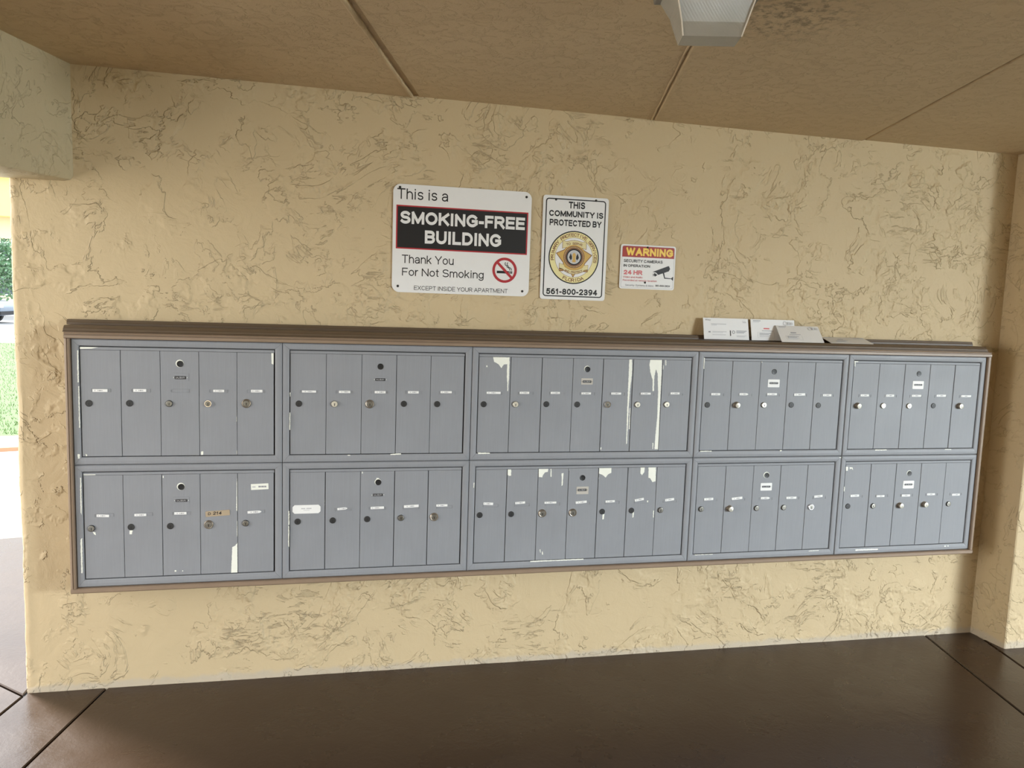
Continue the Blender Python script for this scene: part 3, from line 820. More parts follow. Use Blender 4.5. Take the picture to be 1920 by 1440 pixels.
# ------------------------------------------------------------------ measurements (metres, in each unit's own frame)
# l: locks (x, z, style)  t: name labels (x, z, width, height, slant)  h: master lock  p: maker plate inset and plate  c: chipped paint
UNITS = {
 'A': {'l':[(0.0561,0.2343,'D'),(0.1961,0.2349,'D'),(0.3355,0.2345,'M'),(0.4751,0.2351,'C'),(0.6156,0.2362,'R')],'t':[(0.095,0.2828,0.0512,0.0106,0.0004),(0.2324,0.2841,0.0451,0.0103,0.0003),None,(0.514,0.2845,0.04,0.0084,0.0003),(0.654,0.2851,0.0423,0.0094,0.0003)],'h':(0.376,0.3868),'p':[(0.3763,0.3345,0.0409,0.0118),(0.3764,0.3365,0.0592,0.0293)],'c':[(4,[(0.7085,0.4378),(0.7233,0.4371),(0.7233,0.3981),(0.7157,0.3895),(0.709,0.3929)]),(3,[(0.5817,0.2516),(0.585,0.2516),(0.5848,0.214),(0.582,0.214)]),(3,[(0.5801,0.209),(0.5848,0.21),(0.5841,0.1638),(0.5789,0.1648)]),(3,[(0.5808,0.1638),(0.5841,0.1638),(0.5831,0.1411),(0.5807,0.1426)]),(3,[(0.4474,0.0473),(0.4558,0.0482),(0.4548,0.0346),(0.4478,0.0342)]),(3,[(0.5794,0.0511),(0.5827,0.0511),(0.5826,0.0353),(0.5788,0.0343)]),('h',[(0.0295,0.4455),(0.0921,0.4444),(0.0695,0.4392),(0.0292,0.437)]),(0,[(0.0399,0.0429),(0.0455,0.0394),(0.0454,0.0341),(0.0414,0.0336)]),('f',[(0.0218,0.4321),(0.0253,0.4322),(0.0245,0.3133),(0.0206,0.3132)]),('f',[(0.0229,0.2989),(0.0255,0.2989),(0.0248,0.1426),(0.0217,0.1426)]),('f',[(0.0145,0.0432),(0.0219,0.0421),(0.0206,0.0256),(0.0145,0.0256)])]},
 'B': {'l':[(0.0539,0.2302,'M'),(0.1929,0.2308,'D'),(0.3334,0.2305,'D'),(0.4735,0.2323,'R'),(0.6112,0.2337,'M')],'t':[(0.0944,0.2779,0.0432,0.0085,-0.0012),(0.2262,0.2777,0.0422,0.0085,-0.0012),(0.3702,0.2803,0.0445,0.0087,-0.0012),(0.507,0.2765,0.0899,0.0218,-0.0024),(0.6442,0.2779,0.0521,0.0088,-0.0014)],'h':(0.3746,0.3846),'p':[(0.3749,0.331,0.0426,0.0101),(0.3742,0.3325,0.0579,0.0253)],'c':[(3,[(0.5599,0.1377),(0.5719,0.1441),(0.5797,0.1552),(0.5791,0.0323),(0.5555,0.0323)]),(3,[(0.5789,0.4133),(0.5817,0.4132),(0.5812,0.2822),(0.5759,0.2875)]),(3,[(0.5786,0.2435),(0.581,0.2435),(0.5803,0.1812),(0.5779,0.1813)]),(1,[(0.1872,0.2174),(0.1981,0.2171),(0.1951,0.202),(0.187,0.2023)]),(0,[(0.0572,0.2167),(0.0669,0.2138),(0.0689,0.2028),(0.0623,0.206)]),(2,[(0.3465,0.0531),(0.3525,0.0529),(0.3525,0.0467),(0.3464,0.047)]),(2,[(0.3745,0.0514),(0.3773,0.0513),(0.3772,0.0466),(0.3744,0.0467)]),(2,[(0.3085,0.4295),(0.3117,0.4295),(0.3116,0.421),(0.3084,0.421)]),('h',[(0.0305,0.4391),(0.0719,0.4389),(0.0718,0.4359),(0.0305,0.4356)]),('f',[(0.0206,0.4279),(0.0237,0.4279),(0.0229,0.2849),(0.0192,0.2949)]),('f',[(0.0162,0.1881),(0.0217,0.1954),(0.0202,0.0575),(0.0157,0.0577)])]},
 'C': {'l':[(0.0623,0.2359,'D'),(0.1996,0.2356,'L'),(0.3378,0.2357,'R'),(0.4742,0.2371,'D'),(0.6096,0.2367,'D')],'t':[(0.101,0.2848,0.054,0.0075,0.0004),(0.2383,0.2841,0.0446,0.0084,0.0003),(0.3782,0.2842,0.0433,0.0085,0.0003),(0.5115,0.2847,0.0433,0.0085,0.0003),(0.6456,0.2862,0.0458,0.0078,0.0003)],'h':(0.3783,0.3876),'p':[(0.3782,0.3351,0.0397,0.0108),(0.38,0.3346,0.0539,0.0279)],'c':[('f',[(0.0284,0.2807),(0.0309,0.2807),(0.0306,0.2653),(0.0285,0.2653)]),('f',[(0.0274,0.2012),(0.0303,0.2013),(0.0301,0.1324),(0.0267,0.1325)]),(0,[(0.1704,0.0491),(0.1739,0.0463),(0.173,0.0427),(0.1705,0.0427)]),('f',[(0.4231,0.0315),(0.4658,0.0334),(0.4659,0.0288),(0.4231,0.0274)]),('f',[(0.2524,0.0292),(0.2634,0.0291),(0.2634,0.0263),(0.2525,0.0265)])]},
 'D': {'l':[(0.0594,0.2337,'D'),(0.1967,0.2346,'D'),(0.3339,0.2362,'D'),(0.4711,0.2378,'M'),(0.6081,0.2377,'R')],'t':[(0.0939,0.284,0.1088,0.0349,-0.0029),(0.2341,0.2825,0.0396,0.0079,-0.0011),(0.3737,0.2826,0.0539,0.0088,-0.0014),(0.5125,0.2859,0.0608,0.0099,-0.0015),(0.6391,0.286,0.0466,0.0084,-0.0011)],'h':(0.3765,0.3889),'p':[(0.3756,0.3364,0.0403,0.0107),(0.376,0.3352,0.0502,0.0241)],'c':[(0,[(0.1641,0.3234),(0.168,0.3233),(0.1673,0.2967),(0.1643,0.2968)]),('f',[(0.0241,0.2799),(0.0275,0.2798),(0.0277,0.2228),(0.0242,0.2229)]),('f',[(0.0242,0.2183),(0.0272,0.2182),(0.027,0.1311),(0.0236,0.1358)]),(2,[(0.3105,0.4339),(0.314,0.4338),(0.3133,0.426),(0.3106,0.426)]),(2,[(0.3687,0.4076),(0.3785,0.4065),(0.38,0.3981),(0.3697,0.3974)])]},
 'E': {'l':[(0.0536,0.237,'D'),(0.189,0.237,'L'),(0.323,0.2381,'D'),(0.4595,0.2375,'D'),(0.5957,0.2381,'C'),(0.7326,0.2381,'L'),(0.869,0.2391,'L')],'t':[(0.094,0.285,0.0594,0.0081,0.0005),(0.2258,0.2859,0.0416,0.0082,0.0002),(0.36,0.2866,0.0406,0.0077,0.0002),(0.4974,0.2854,0.0431,0.0077,0.0003),(0.6328,0.2858,0.045,0.0079,0.0003),(0.7685,0.2865,0.0457,0.0075,0.0003),(0.9056,0.2883,0.0425,0.008,0.0003)],'h':(0.499,0.3888),'p':[(0.4992,0.336,0.038,0.0102),(0.4992,0.3368,0.0514,0.0268)],'c':[(0,[(0.0876,0.434),(0.157,0.4342),(0.1574,0.4071),(0.1336,0.4036),(0.1235,0.3888),(0.1108,0.4048),(0.092,0.4139)]),(0,[(0.1475,0.4184),(0.1572,0.4133),(0.1577,0.3506),(0.156,0.3243),(0.1554,0.2928),(0.1522,0.2927),(0.1517,0.3243),(0.148,0.3557)]),(0,[(0.0598,0.3988),(0.0645,0.3989),(0.0647,0.3921),(0.06,0.3921)]),(4,[(0.6853,0.4352),(0.6978,0.4354),(0.7006,0.3731),(0.6986,0.346),(0.696,0.3187),(0.6937,0.2313),(0.6938,0.0651),(0.6898,0.0651),(0.6868,0.2313),(0.686,0.3458)]),(4,[(0.6988,0.2231),(0.7016,0.2231),(0.7031,0.1297),(0.6991,0.1297)]),(5,[(0.7818,0.4357),(0.8357,0.4366),(0.8372,0.3803),(0.8385,0.1876),(0.8411,0.04),(0.8234,0.0401),(0.8242,0.0987),(0.8279,0.1875),(0.8257,0.2979),(0.8189,0.3746),(0.8103,0.3937),(0.8044,0.3635),(0.8058,0.2978),(0.7994,0.2977),(0.7972,0.347),(0.7849,0.3797),(0.7785,0.4123)]),(5,[(0.8125,0.0681),(0.8166,0.0681),(0.8169,0.0413),(0.814,0.0413)]),(6,[(0.8521,0.4352),(0.8562,0.4353),(0.8571,0.4107),(0.8542,0.4107)]),(6,[(0.8412,0.4132),(0.845,0.4078),(0.8442,0.3914),(0.8423,0.3941)]),(4,[(0.573,0.0506),(0.5775,0.0506),(0.5769,0.0407),(0.5729,0.0407)]),('f',[(0.0347,0.0339),(0.0853,0.0323),(0.0855,0.028),(0.0349,0.0275)])]},
 'F': {'l':[(0.0508,0.2399,'D'),(0.1865,0.2404,'D'),(0.3236,0.2405,'R'),(0.4604,0.2395,'R'),(0.5944,0.2403,'D'),(0.7302,0.2417,'D'),(0.8673,0.2403,'M')],'t':[(0.0862,0.2882,0.0415,0.0093,-0.0011),(0.2242,0.2891,0.0428,0.0083,-0.001),(0.358,0.2864,0.0524,0.0075,-0.0013),(0.4964,0.285,0.05,0.0089,-0.0013),(0.6288,0.2856,0.0422,0.0081,-0.0011),(0.7645,0.2897,0.0423,0.0091,-0.001),(0.9082,0.2866,0.0431,0.0098,-0.001)],'h':(0.4982,0.3926),'p':[(0.4984,0.3392,0.0397,0.0105),(0.5002,0.3372,0.0545,0.0333)],'c':[(1,[(0.1619,0.4377),(0.1803,0.4379),(0.1808,0.4077),(0.1721,0.4068),(0.1628,0.4118)]),(2,[(0.3004,0.4384),(0.3429,0.4394),(0.3414,0.4214),(0.3288,0.4189),(0.3209,0.4082),(0.3175,0.3973),(0.3019,0.3992)]),(2,[(0.3529,0.4376),(0.3568,0.4376),(0.3584,0.3993),(0.3545,0.3994)]),(2,[(0.4023,0.4134),(0.4112,0.4149),(0.411,0.393),(0.4101,0.3628),(0.4047,0.3585),(0.4043,0.3931)]),(2,[(0.3187,0.0806),(0.322,0.0805),(0.3237,0.0665),(0.3203,0.0667)]),(2,[(0.3291,0.0702),(0.3325,0.0701),(0.3341,0.0566),(0.3302,0.0568)]),(3,[(0.4327,0.4365),(0.4372,0.4364),(0.4366,0.4244),(0.4332,0.4244)]),(4,[(0.5677,0.4379),(0.6278,0.4381),(0.6279,0.4126),(0.6139,0.4061),(0.6031,0.3924),(0.5882,0.4038),(0.5678,0.4124)]),(4,[(0.5675,0.4069),(0.5728,0.3902),(0.5687,0.3819)]),(4,[(0.5967,0.2279),(0.6059,0.2288),(0.6035,0.2064),(0.5967,0.2054)]),(5,[(0.7629,0.4379),(0.7822,0.4382),(0.7817,0.4146),(0.7709,0.3991),(0.7633,0.4093)]),(5,[(0.7998,0.4379),(0.8345,0.438),(0.8366,0.3715),(0.8214,0.3678),(0.8098,0.3861),(0.8021,0.3873)]),(5,[(0.7358,0.2342),(0.7428,0.2352),(0.7417,0.2114),(0.736,0.2093)]),(5,[(0.7018,0.4371),(0.7041,0.437),(0.704,0.4158),(0.7017,0.4159)]),(5,[(0.8018,0.2857),(0.8083,0.2856),(0.8076,0.2771),(0.8023,0.2772)]),('f',[(0.2771,0.0322),(0.5169,0.0324),(0.5171,0.0279),(0.2772,0.0278)]),('f',[(0.02,0.381),(0.0238,0.3809),(0.0228,0.3595),(0.0201,0.3596)]),(5,[(0.8329,0.2384),(0.8365,0.2383),(0.8365,0.207),(0.8335,0.2071)])]},
 'G': {'l':[(0.0552,0.2376,'D'),(0.1969,0.2381,'P'),(0.332,0.2387,'L'),(0.47,0.2392,'D'),(0.6091,0.2377,'D')],'t':[(0.0918,0.2861,0.0429,0.0086,0.0003),(0.2296,0.287,0.0428,0.0087,0.0002),(0.3696,0.288,0.0483,0.0087,0.0003),(0.5088,0.2875,0.0549,0.0104,0.0004),(0.6502,0.2851,0.0429,0.0088,0.0003)],'h':(0.3738,0.3902),'p':[(0.3742,0.3382,0.0418,0.0094),(0.3747,0.3372,0.0582,0.0356)],'c':[('f',[(0.0237,0.4473),(0.027,0.4473),(0.0273,0.3986),(0.024,0.3985)]),('f',[(0.0321,0.0315),(0.0876,0.0317),(0.087,0.0282),(0.0323,0.0276)]),('f',[(0.427,0.031),(0.4371,0.0309),(0.434,0.0257),(0.4274,0.0262)]),(2,[(0.3064,0.4359),(0.3107,0.4359),(0.3103,0.4305),(0.3069,0.4304)])]},
 'H': {'l':[(0.0556,0.2396,'M'),(0.1962,0.2386,'P'),(0.3313,0.2366,'M'),(0.4695,0.2362,'M'),(0.61,0.2358,'C')],'t':[(0.0898,0.2847,0.0442,0.0095,-0.001),(0.2297,0.2851,0.052,0.0105,-0.0012),(0.3724,0.2828,0.0445,0.009,-0.001),(0.5058,0.2812,0.0517,0.0091,-0.0012),(0.6456,0.2852,0.043,0.0091,-0.0009)],'h':(0.3721,0.3891),'p':[(0.3728,0.3363,0.0414,0.009),(0.3735,0.3357,0.0572,0.0352)],'c':[('f',[(0.0365,0.0292),(0.1248,0.0292),(0.1241,0.0273),(0.0367,0.0269)]),('f',[(0.7377,0.4707),(0.7465,0.4706),(0.7469,0.4667),(0.7381,0.4668)]),('f',[(0.6146,0.0253),(0.6672,0.0265),(0.6674,0.0244),(0.6147,0.0232)])]},
 'I': {'l':[(0.0636,0.2371,'P'),(0.1999,0.2376,'L'),(0.34,0.2372,'L'),(0.4769,0.2381,'D'),(0.6212,0.2378,'P')],'t':[(0.097,0.2857,0.0439,0.0085,0.0003),(0.2336,0.2854,0.0441,0.0093,0.0003),(0.3777,0.2856,0.0512,0.0083,0.0003),(0.5153,0.2867,0.0516,0.0087,0.0003),(0.6546,0.2854,0.0555,0.0081,0.0003)],'h':(0.3811,0.3904),'p':[(0.3813,0.3376,0.043,0.0076),(0.3817,0.3366,0.06,0.0377)],'c':[('f',[(0.0269,0.4462),(0.0316,0.4455),(0.033,0.4207),(0.0292,0.4207)]),('h',[(0.0353,0.4459),(0.0522,0.445),(0.048,0.4404),(0.0358,0.4402)]),('f',[(0.1745,0.0292),(0.2371,0.0291),(0.2375,0.0248),(0.1749,0.025)]),('f',[(0.56,0.0284),(0.5952,0.0281),(0.5956,0.025),(0.5603,0.0249)])]},
 'J': {'l':[(0.057,0.2334,'D'),(0.1928,0.2317,'M'),(0.3399,0.2307,'P'),(0.4764,0.2327,'P'),(0.6134,0.2311,'M')],'t':[(0.0893,0.2834,0.0454,0.0094,-0.001),(0.2288,0.2784,0.0432,0.008,-0.001),(0.3692,0.2782,0.046,0.0092,-0.001),(0.509,0.2814,0.0436,0.0085,-0.001),(0.6512,0.276,0.0437,0.0086,-0.001)],'h':(0.379,0.3857),'p':[(0.378,0.3319,0.0429,0.009),(0.3788,0.3312,0.0596,0.0373)],'c':[(0,[(0.0299,0.4237),(0.0412,0.4226),(0.0419,0.4038),(0.0318,0.4031)]),(0,[(0.0491,0.4212),(0.0649,0.4201),(0.0686,0.4069),(0.0605,0.4149),(0.0511,0.4107)]),('f',[(0.1138,0.0225),(0.2366,0.0215),(0.2371,0.016),(0.1144,0.0162)]),('f',[(0.6085,0.0222),(0.6191,0.0218),(0.6185,0.0177),(0.609,0.018)]),('f',[(0.6259,0.0225),(0.6349,0.0222),(0.6343,0.018),(0.6263,0.0183)]),('f',[(0.0253,0.3286),(0.0292,0.3285),(0.0293,0.3065),(0.0263,0.3065)])]},
}
TEXTS = [
 ('K','This is a',1.1902,1.3996,2.0119,0.0401),
 ('K','SMOKING-FREE',1.2042,1.7289,1.9131,0.0483),
 ('K','BUILDING',1.3063,1.6281,1.8369,0.0499),
 ('K','Thank You',1.2136,1.4288,1.7534,0.0318),
 ('K','For Not Smoking',1.2156,1.5577,1.7019,0.0301),
 ('K','EXCEPT INSIDE YOUR APARTMENT',1.2658,1.6634,1.6447,0.0165),
 ('L','THIS',1.9188,1.9924,2.0175,0.0225),
 ('L','COMMUNITY IS',1.8333,2.0760,1.9814,0.0196),
 ('L','PROTECTED BY',1.8368,2.0701,1.9426,0.0207),
 ('L','561-800-2394',1.8326,2.0640,1.6478,0.0240),
 ('N','WARNING',2.1879,2.4097,1.8290,0.0346),
 ('N','SECURITY CAMERAS',2.1795,2.3627,1.7994,0.0129),
 ('N','IN OPERATION',2.1797,2.3039,1.7791,0.0116),
 ('N','24 HR',2.1814,2.2701,1.7460,0.0195),
 ('N','Video and Audio',2.1801,2.2710,1.7308,0.0085),
 ('N','Recorded at remote location',2.1792,2.3390,1.7175,0.0081),
 ('N','Security  Systems & More',2.1917,2.3244,1.6957,0.0083),
 ('N','561-693-2624',2.3339,2.4028,1.6975,0.0082),
]

# ------------------------------------------------------------------ mailbox bank
ZB, UH = 0.47, 0.4754                          # foot of the bank, height of a unit
UX = [0.0, 0.75, 1.5, 2.5078, 3.2578, 4.0078]

LABELS = {
 'A': 'five-door mailbox unit at the top left with pale chips along its frame edge',
 'B': 'grey five-door mailbox unit at bottom left with tan handwritten tape and a cream sticker',
 'C': 'clean grey five-door mailbox unit in the top row, second from the left',
 'D': 'grey five-door mailbox unit in the bottom row with one large white sticker',
 'E': 'seven-door grey mailbox unit of the top row with long pale paint drips',
 'F': 'seven-door grey mailbox unit of the bottom row with torn pale patches at its door tops',
 'G': 'five-door mailbox unit in the top row right below the leaning envelopes',
 'H': 'grey five-door mailbox unit in the bottom row, fourth from the left',
 'I': 'grey five-door mailbox unit at the top right end of the bank beside the pilaster',
 'J': 'grey five-door mailbox unit at the bottom right end of the bank beside the pilaster',
}
TILT = {('B', 0): -3, ('D', 1): 4, ('D', 2): 1, ('D', 3): 2, ('F', 0): -3, ('F', 1): 3, ('F', 3): 4, ('F', 4): 2, ('F', 5): 9, ('F', 6): 6,
        ('H', 0): 2, ('H', 1): 5, ('H', 4): 4, ('G', 3): 2, ('J', 0): 1, ('E', 3): 0, ('B', 3): 3, ('B', 4): 2}

def make_lock(style, x, z, y):
    """cylinder lock with its keyhole; y is the door face"""
    mb = MB()
    if style == 'D':
        mb.lathe(x, z, [(0.0125, y), (0.0125, y - 0.0016), (0.0112, y - 0.0030), (0.0104, y - 0.0030), (0.0100, y - 0.0022), (0.0, y - 0.0024)], 'lock_dark')
        d = y - 0.0026
    elif style == 'M':
        mb.lathe(x, z, [(0.0128, y), (0.0128, y - 0.003), (0.0112, y - 0.0052)], 'lock_dark')
        mb.lathe(x, z, [(0.0113, y - 0.0050), (0.0105, y - 0.0056), (0.0088, y - 0.0056), (0.0085, y - 0.0045), (0.0, y - 0.0046)], 'lock_mid')
        d = y - 0.0049
    elif style == 'L':
        mb.lathe(x, z, [(0.0130, y), (0.0130, y - 0.004), (0.0118, y - 0.0056)], 'lock_mid')
        mb.lathe(x, z, [(0.0119, y - 0.0054), (0.0108, y - 0.0066), (0.0, y - 0.0066)], 'lock_light')
        d = y - 0.0069
    elif style == 'C':
        mb.lathe(x, z, [(0.0152, y), (0.0150, y - 0.004), (0.0125, y - 0.0075), (0.0105, y - 0.0075)], 'chrome')
        mb.lathe(x, z, [(0.0105, y - 0.0072), (0.0098, y - 0.0060), (0.0050, y - 0.0062), (0.0, y - 0.0062)], 'lock_mid')
        d = y - 0.0066
    elif style == 'R':
        mb.lathe(x, z, [(0.0175, y), (0.0172, y - 0.003), (0.0150, y - 0.0050), (0.0125, y - 0.0042)], 'lock_ring')
        mb.lathe(x, z, [(0.0126, y - 0.0040), (0.0105, y - 0.0064), (0.0, y - 0.0066)], 'lock_mid')
        d = y - 0.0069
    else:                                       # P: long barrel
        mb.lathe(x, z, [(0.0150, y), (0.0150, y - 0.0015), (0.0128, y - 0.003), (0.0126, y - 0.014), (0.0115, y - 0.0158)], 'lock_ring')
        mb.lathe(x, z, [(0.0116, y - 0.0155), (0.0105, y - 0.0162), (0.0, y - 0.0162)], 'lock_light')
        d = y - 0.0165
    key = 'black'
    mb.box(x - 0.0011, x + 0.0013, d, d + 0.001, z - 0.0075, z + 0.001, key)
    mb.prism(circ(x + 0.0001, z + 0.001, 0.0019, n=12), d, d + 0.001, key)
    return mb

def rot_rect(cx, cz, w, h, ang, cut=0.0, pointed=0):
    ca, sa = math.cos(R(ang)), math.sin(R(ang))
    pts = [(-w / 2 + cut, -h / 2), (w / 2 - (cut if not pointed else h * 0.8), -h / 2), (w / 2, -h / 2 + (cut or (h * 0.35 if pointed else 0)))]
    pts += [(w / 2, h / 2 - (cut or (h * 0.35 if pointed else 0))), (w / 2 - (cut if not pointed else h * 0.8), h / 2), (-w / 2 + cut, h / 2)]
    if cut:
        pts += [(-w / 2, h / 2 - cut), (-w / 2, -h / 2 + cut)]
    out = []
    for p in pts:
        q = (cx + p[0] * ca - p[1] * sa, cz + p[0] * sa + p[1] * ca)
        if not out or abs(out[-1][0] - q[0]) + abs(out[-1][1] - q[1]) > 1e-6:
            out.append(q)
    return out

def ragged(poly, seed, step=0.004, amp=0.0007):
    """flaked outline of a paint chip"""
    rng = random.Random(seed)
    out = []
    for i in range(len(poly)):
        a, b = Vector(poly[i]), Vector(poly[(i + 1) % len(poly)])
        k = max(1, int((b - a).length / step))
        nn = Vector((-(b - a).y, (b - a).x)).normalized() if (b - a).length > 0 else Vector((0, 0))
        for j in range(k):
            q = a.lerp(b, j / k) + nn * (rng.uniform(-amp, amp) if j else 0)
            out.append((q.x, q.y))
    return out
DOORY = 0.005                                   # door faces sit a little behind the frame face
def make_unit(key):
    col = 'ABCDEFGHIJ'.index(key) // 2
    row = 1 if 'ABCDEFGHIJ'.index(key) % 2 == 0 else 0
    d = UNITS[key]
    n = len(d['l'])
    w = UX[col + 1] - UX[col]
    root = empty('mailbox_unit', (UX[col], 0, ZB + row * UH), LABELS[key], 'mailbox', 'grey steel mailbox units set in the wall')
    # cabinet behind
    cb = MB()
    cb.box(0.0012, w - 0.0012, 0.0135, 0.112, 0.0012, UH - 0.0012, 'inner')
    cb.build('cabinet_body', root)
    # mitred front frame
    fr = MB()
    o0, o1, p0, p1 = 0.0009, w - 0.0009, 0.0009, UH - 0.0009
    i0, i1, q0, q1 = 0.0262, w - 0.0272, 0.0298, 0.4495
    gp = 0.00035
    def bar(outer_a, outer_b, inner_b, inner_a):
        # section across the bar: eased outer edge, slightly crowned face, lip
        st = [(0.0, 0.0135), (0.0, 0.0042), (0.12, 0.0008), (0.5, 0.0), (0.86, 0.0009), (1.0, 0.0030), (1.0, 0.0135)]
        vs = []
        for t, y in st:
            for a, b in ((outer_a, inner_a), (outer_b, inner_b)):
                vs.append((a[0] + (b[0] - a[0]) * t, y, a[1] + (b[1] - a[1]) * t))
        m_ = len(st)
        fs = [(2 * i, 2 * i + 1, 2 * i + 3, 2 * i + 2) for i in range(m_ - 1)] + [(2 * m_ - 2, 2 * m_ - 1, 1, 0)]
        fs += [tuple(2 * i for i in range(m_)), tuple(2 * i + 1 for i in range(m_ - 1, -1, -1))]
        fr.add(vs, fs, 'steel')
    bar((o0 + gp, p1), (o1 - gp, p1), (i1 - gp, q1), (i0 + gp, q1))
    bar((o1 - gp, p0), (o0 + gp, p0), (i0 + gp, q0), (i1 - gp, q0))
    bar((o0, p0 + gp), (o0, p1 - gp), (i0, q1 - gp), (i0, q0 + gp))
    bar((o1, p1 - gp), (o1, p0 + gp), (i1, q0 + gp), (i1, q1 - gp))
    for t, poly in d['c']:
        if t == 'f':
            fr.prism(ragged(poly, len(poly) + poly[0][0]), -0.0004, 0.002, 'chip')
    fr.build('front_frame', root)
    # header strip above the doors
    hd = MB()
    x0, x1 = i0 + 0.0028, i1 - 0.0036
    hd.box(x0, x1, DOORY + 0.001, 0.0134, 0.4352, q1 - 0.0040, 'steel', 0.0008)
    for t, poly in d['c']:
        if t == 'h':
            poly = [(min(max(a, x0 + 0.0005), x1), min(max(b, 0.4362), q1 - 0.0050)) for a, b in poly]
            hd.prism(poly, DOORY + 0.0006, DOORY + 0.0016, 'chip')
    hd.build('header_strip', root)
    master = 3 if n == 7 else 2
    pitch = (x1 - x0) / n
    rng = random.Random(key)
    for i in range(n):
        a, b = x0 + i * pitch + 0.0007, x0 + (i + 1) * pitch - 0.0007 - rng.choice((0.0004, 0.0009, 0.0016))
        z0, z1 = q0 + 0.0030, 0.4345
        yd = DOORY + rng.uniform(-0.0006, 0.0008)
        mb = MB()
        mb.box(a, b, yd, 0.0134, z0, z1, 'steel', 0.0010)
        for pk, (t, poly) in enumerate(d['c']):
            if t == i:
                poly = ragged(poly, poly[0][0])
                poly = [(min(max(px, a + 0.0003), b - 0.0003), min(max(pz, z0 + 0.0003), z1 - 0.0003)) for px, pz in poly]
                mb.prism(poly, yd - 0.0003 - 0.00005 * pk, yd + 0.0005, 'chip')
        # two paint-filled rivet marks on a few doors
        door = mb.build('mailbox_door', root)
        lx, lz, st = d['l'][i]
        lk = make_lock(st, lx, lz, yd).build('cylinder_lock', door, smooth_=True)
        if st in 'CR':
            part_label(lk, 'lock with a wide chrome ring' if st == 'C' else 'lock with a wide bronze ring')
        elif st == 'P':
            part_label(lk, 'lock with a long protruding barrel')
        elif st == 'L':
            part_label(lk, 'lock with a bright pale face')
        # embossed name slot
        cx, wz = (a + b) / 2 + 0.001, (0.2835 if row else 0.2795)
        sl = MB() if (key, i) not in (('D', 0), ('B', 3)) else None
        if sl: sl.ring(rrect(cx - 0.033, cx + 0.033, wz - 0.0068, wz + 0.0068, 0.0012, 2), rrect(cx - 0.0320, cx + 0.0320, wz - 0.0058, wz + 0.0058, 0.0010, 2), yd - 0.0012, yd + 0.0004, 'steel')
        if sl: sl.build('name_slot', door)
        t = d['t'][i]
        if t:
            tx, tz, tw, th, _ = t
            ang = TILT.get((key, i), 0)
            lb = MB()
            big = (key, i) == ('D', 0)
            tan = (key, i) == ('B', 3)
            th = th if big or tan else min(th * 1.1, 0.0105)
            pts = rot_rect(tx, tz, tw, th, ang, cut=0.008 if big else (0.002 if tan else 0.0), pointed=1 if (key, i) in (('B', 4), ('D', 1), ('G', 1), ('H', 2)) else 0)
            lb.prism(pts, yd - 0.0017, yd + 0.0002, 'tape' if tan else 'white2')
            ca, sa = math.cos(R(ang)), math.sin(R(ang))
            def mark(u, v, du, dv, mat):
                q = [(u - du, v - dv), (u + du, v - dv), (u + du, v + dv), (u - du, v + dv)]
                lb.prism([(tx + s_ * ca - r_ * sa, tz + s_ * sa + r_ * ca) for s_, r_ in q], yd - 0.0019, yd - 0.0016, mat)
            if tan:
                put_text(lb, 'D', tx - 0.036, tx - 0.0255, tz - 0.006, 0.0105, yd - 0.0019, 'black', 0.2, 0.1)
                put_text(lb, '214', tx - 0.018, tx + 0.014, tz - 0.005, 0.0125, yd - 0.0019, 'black', 0.2, 0.15)
                lb.build('handwritten_tape', door)['label'] = 'tan tape with handwritten D 214'
            elif big:
                for u, du in ((-0.013, 0.008), (0.003, 0.004), (0.013, 0.006)):
                    mark(u, 0.003, du, 0.0022, 'pgrey')
                mark(0.0, -0.004, 0.012, 0.0008, 'pgrey')
                lb.build('white_sticker', door)['label'] = 'large white sticker with faded writing'
            else:
                off = rng.uniform(-0.003, 0.003)
                mark(-tw * 0.30 + off, 0, 0.0020, th * 0.20, 'pgrey')
                for q in range(3):
                    mark(-tw * 0.08 + off + q * 0.0062, 0, 0.0024, th * 0.22, 'pgrey' if q != 1 else 'grey')
                lb.build('name_label', door)
        if key == 'B' and i == 4:
            sk = MB()
            sk.prism(rot_rect(0.6644, 0.380, 0.066, 0.0235, 2, 0.001), yd - 0.0010, yd + 0.0002, 'chip')
            for u, du in ((-0.022, 0.006), (0.000, 0.005), (0.011, 0.005), (0.021, 0.004)):
                sk.box(0.6644 + u - du, 0.6644 + u + du, yd - 0.0012, yd - 0.0009, 0.377, 0.3815 if u < -0.01 else 0.3835, 'grey' if u > -0.01 else 'pgrey')
            sk.build('paper_sticker', door)['label'] = 'cream sticker with a handwritten name'
        if i == master:
            hx, hz = d['h']
            al = MB()
            if key in 'ABDHJE':
                al.prism(circ(hx - 0.0016, hz + 0.0016, 0.0146 if key in 'ABH' else 0.0133, n=20), yd - 0.0003, yd + 0.0004, 'chip')
            al.lathe(hx, hz, [(0.0122, yd), (0.0122, yd - 0.0012), (0.0114, yd - 0.0018), (0.0105, yd - 0.0016), (0.0, yd - 0.0014)], 'black', 24)
            al.lathe(hx, hz, [(0.0050, yd - 0.0014), (0.0047, yd - 0.0022), (0.0, yd - 0.0022)], 'black', 20)
            al.build('master_lock', door, smooth_=True)['label'] = 'round black master lock'
            (bx, bz, bw, bh), (px, pz, pw, ph) = d['p']
            pl = MB()
            pm = 'white2' if key in 'GHIJ' else ('beige' if key in 'EF' else 'steel')
            pl.prism(rrect(px - pw / 2, px + pw / 2, pz - ph / 2, pz + ph / 2, 0.003 if key in 'GHIJ' else 0.0015, 4), yd - 0.0009, yd + 0.0002, pm)
            bh = max(bh, 0.0088)
            pl.prism(rrect(bx - bw / 2, bx + bw / 2, bz - bh / 2, bz + bh / 2, 0.0012, 3), yd - 0.0012, yd - 0.0006, 'black')
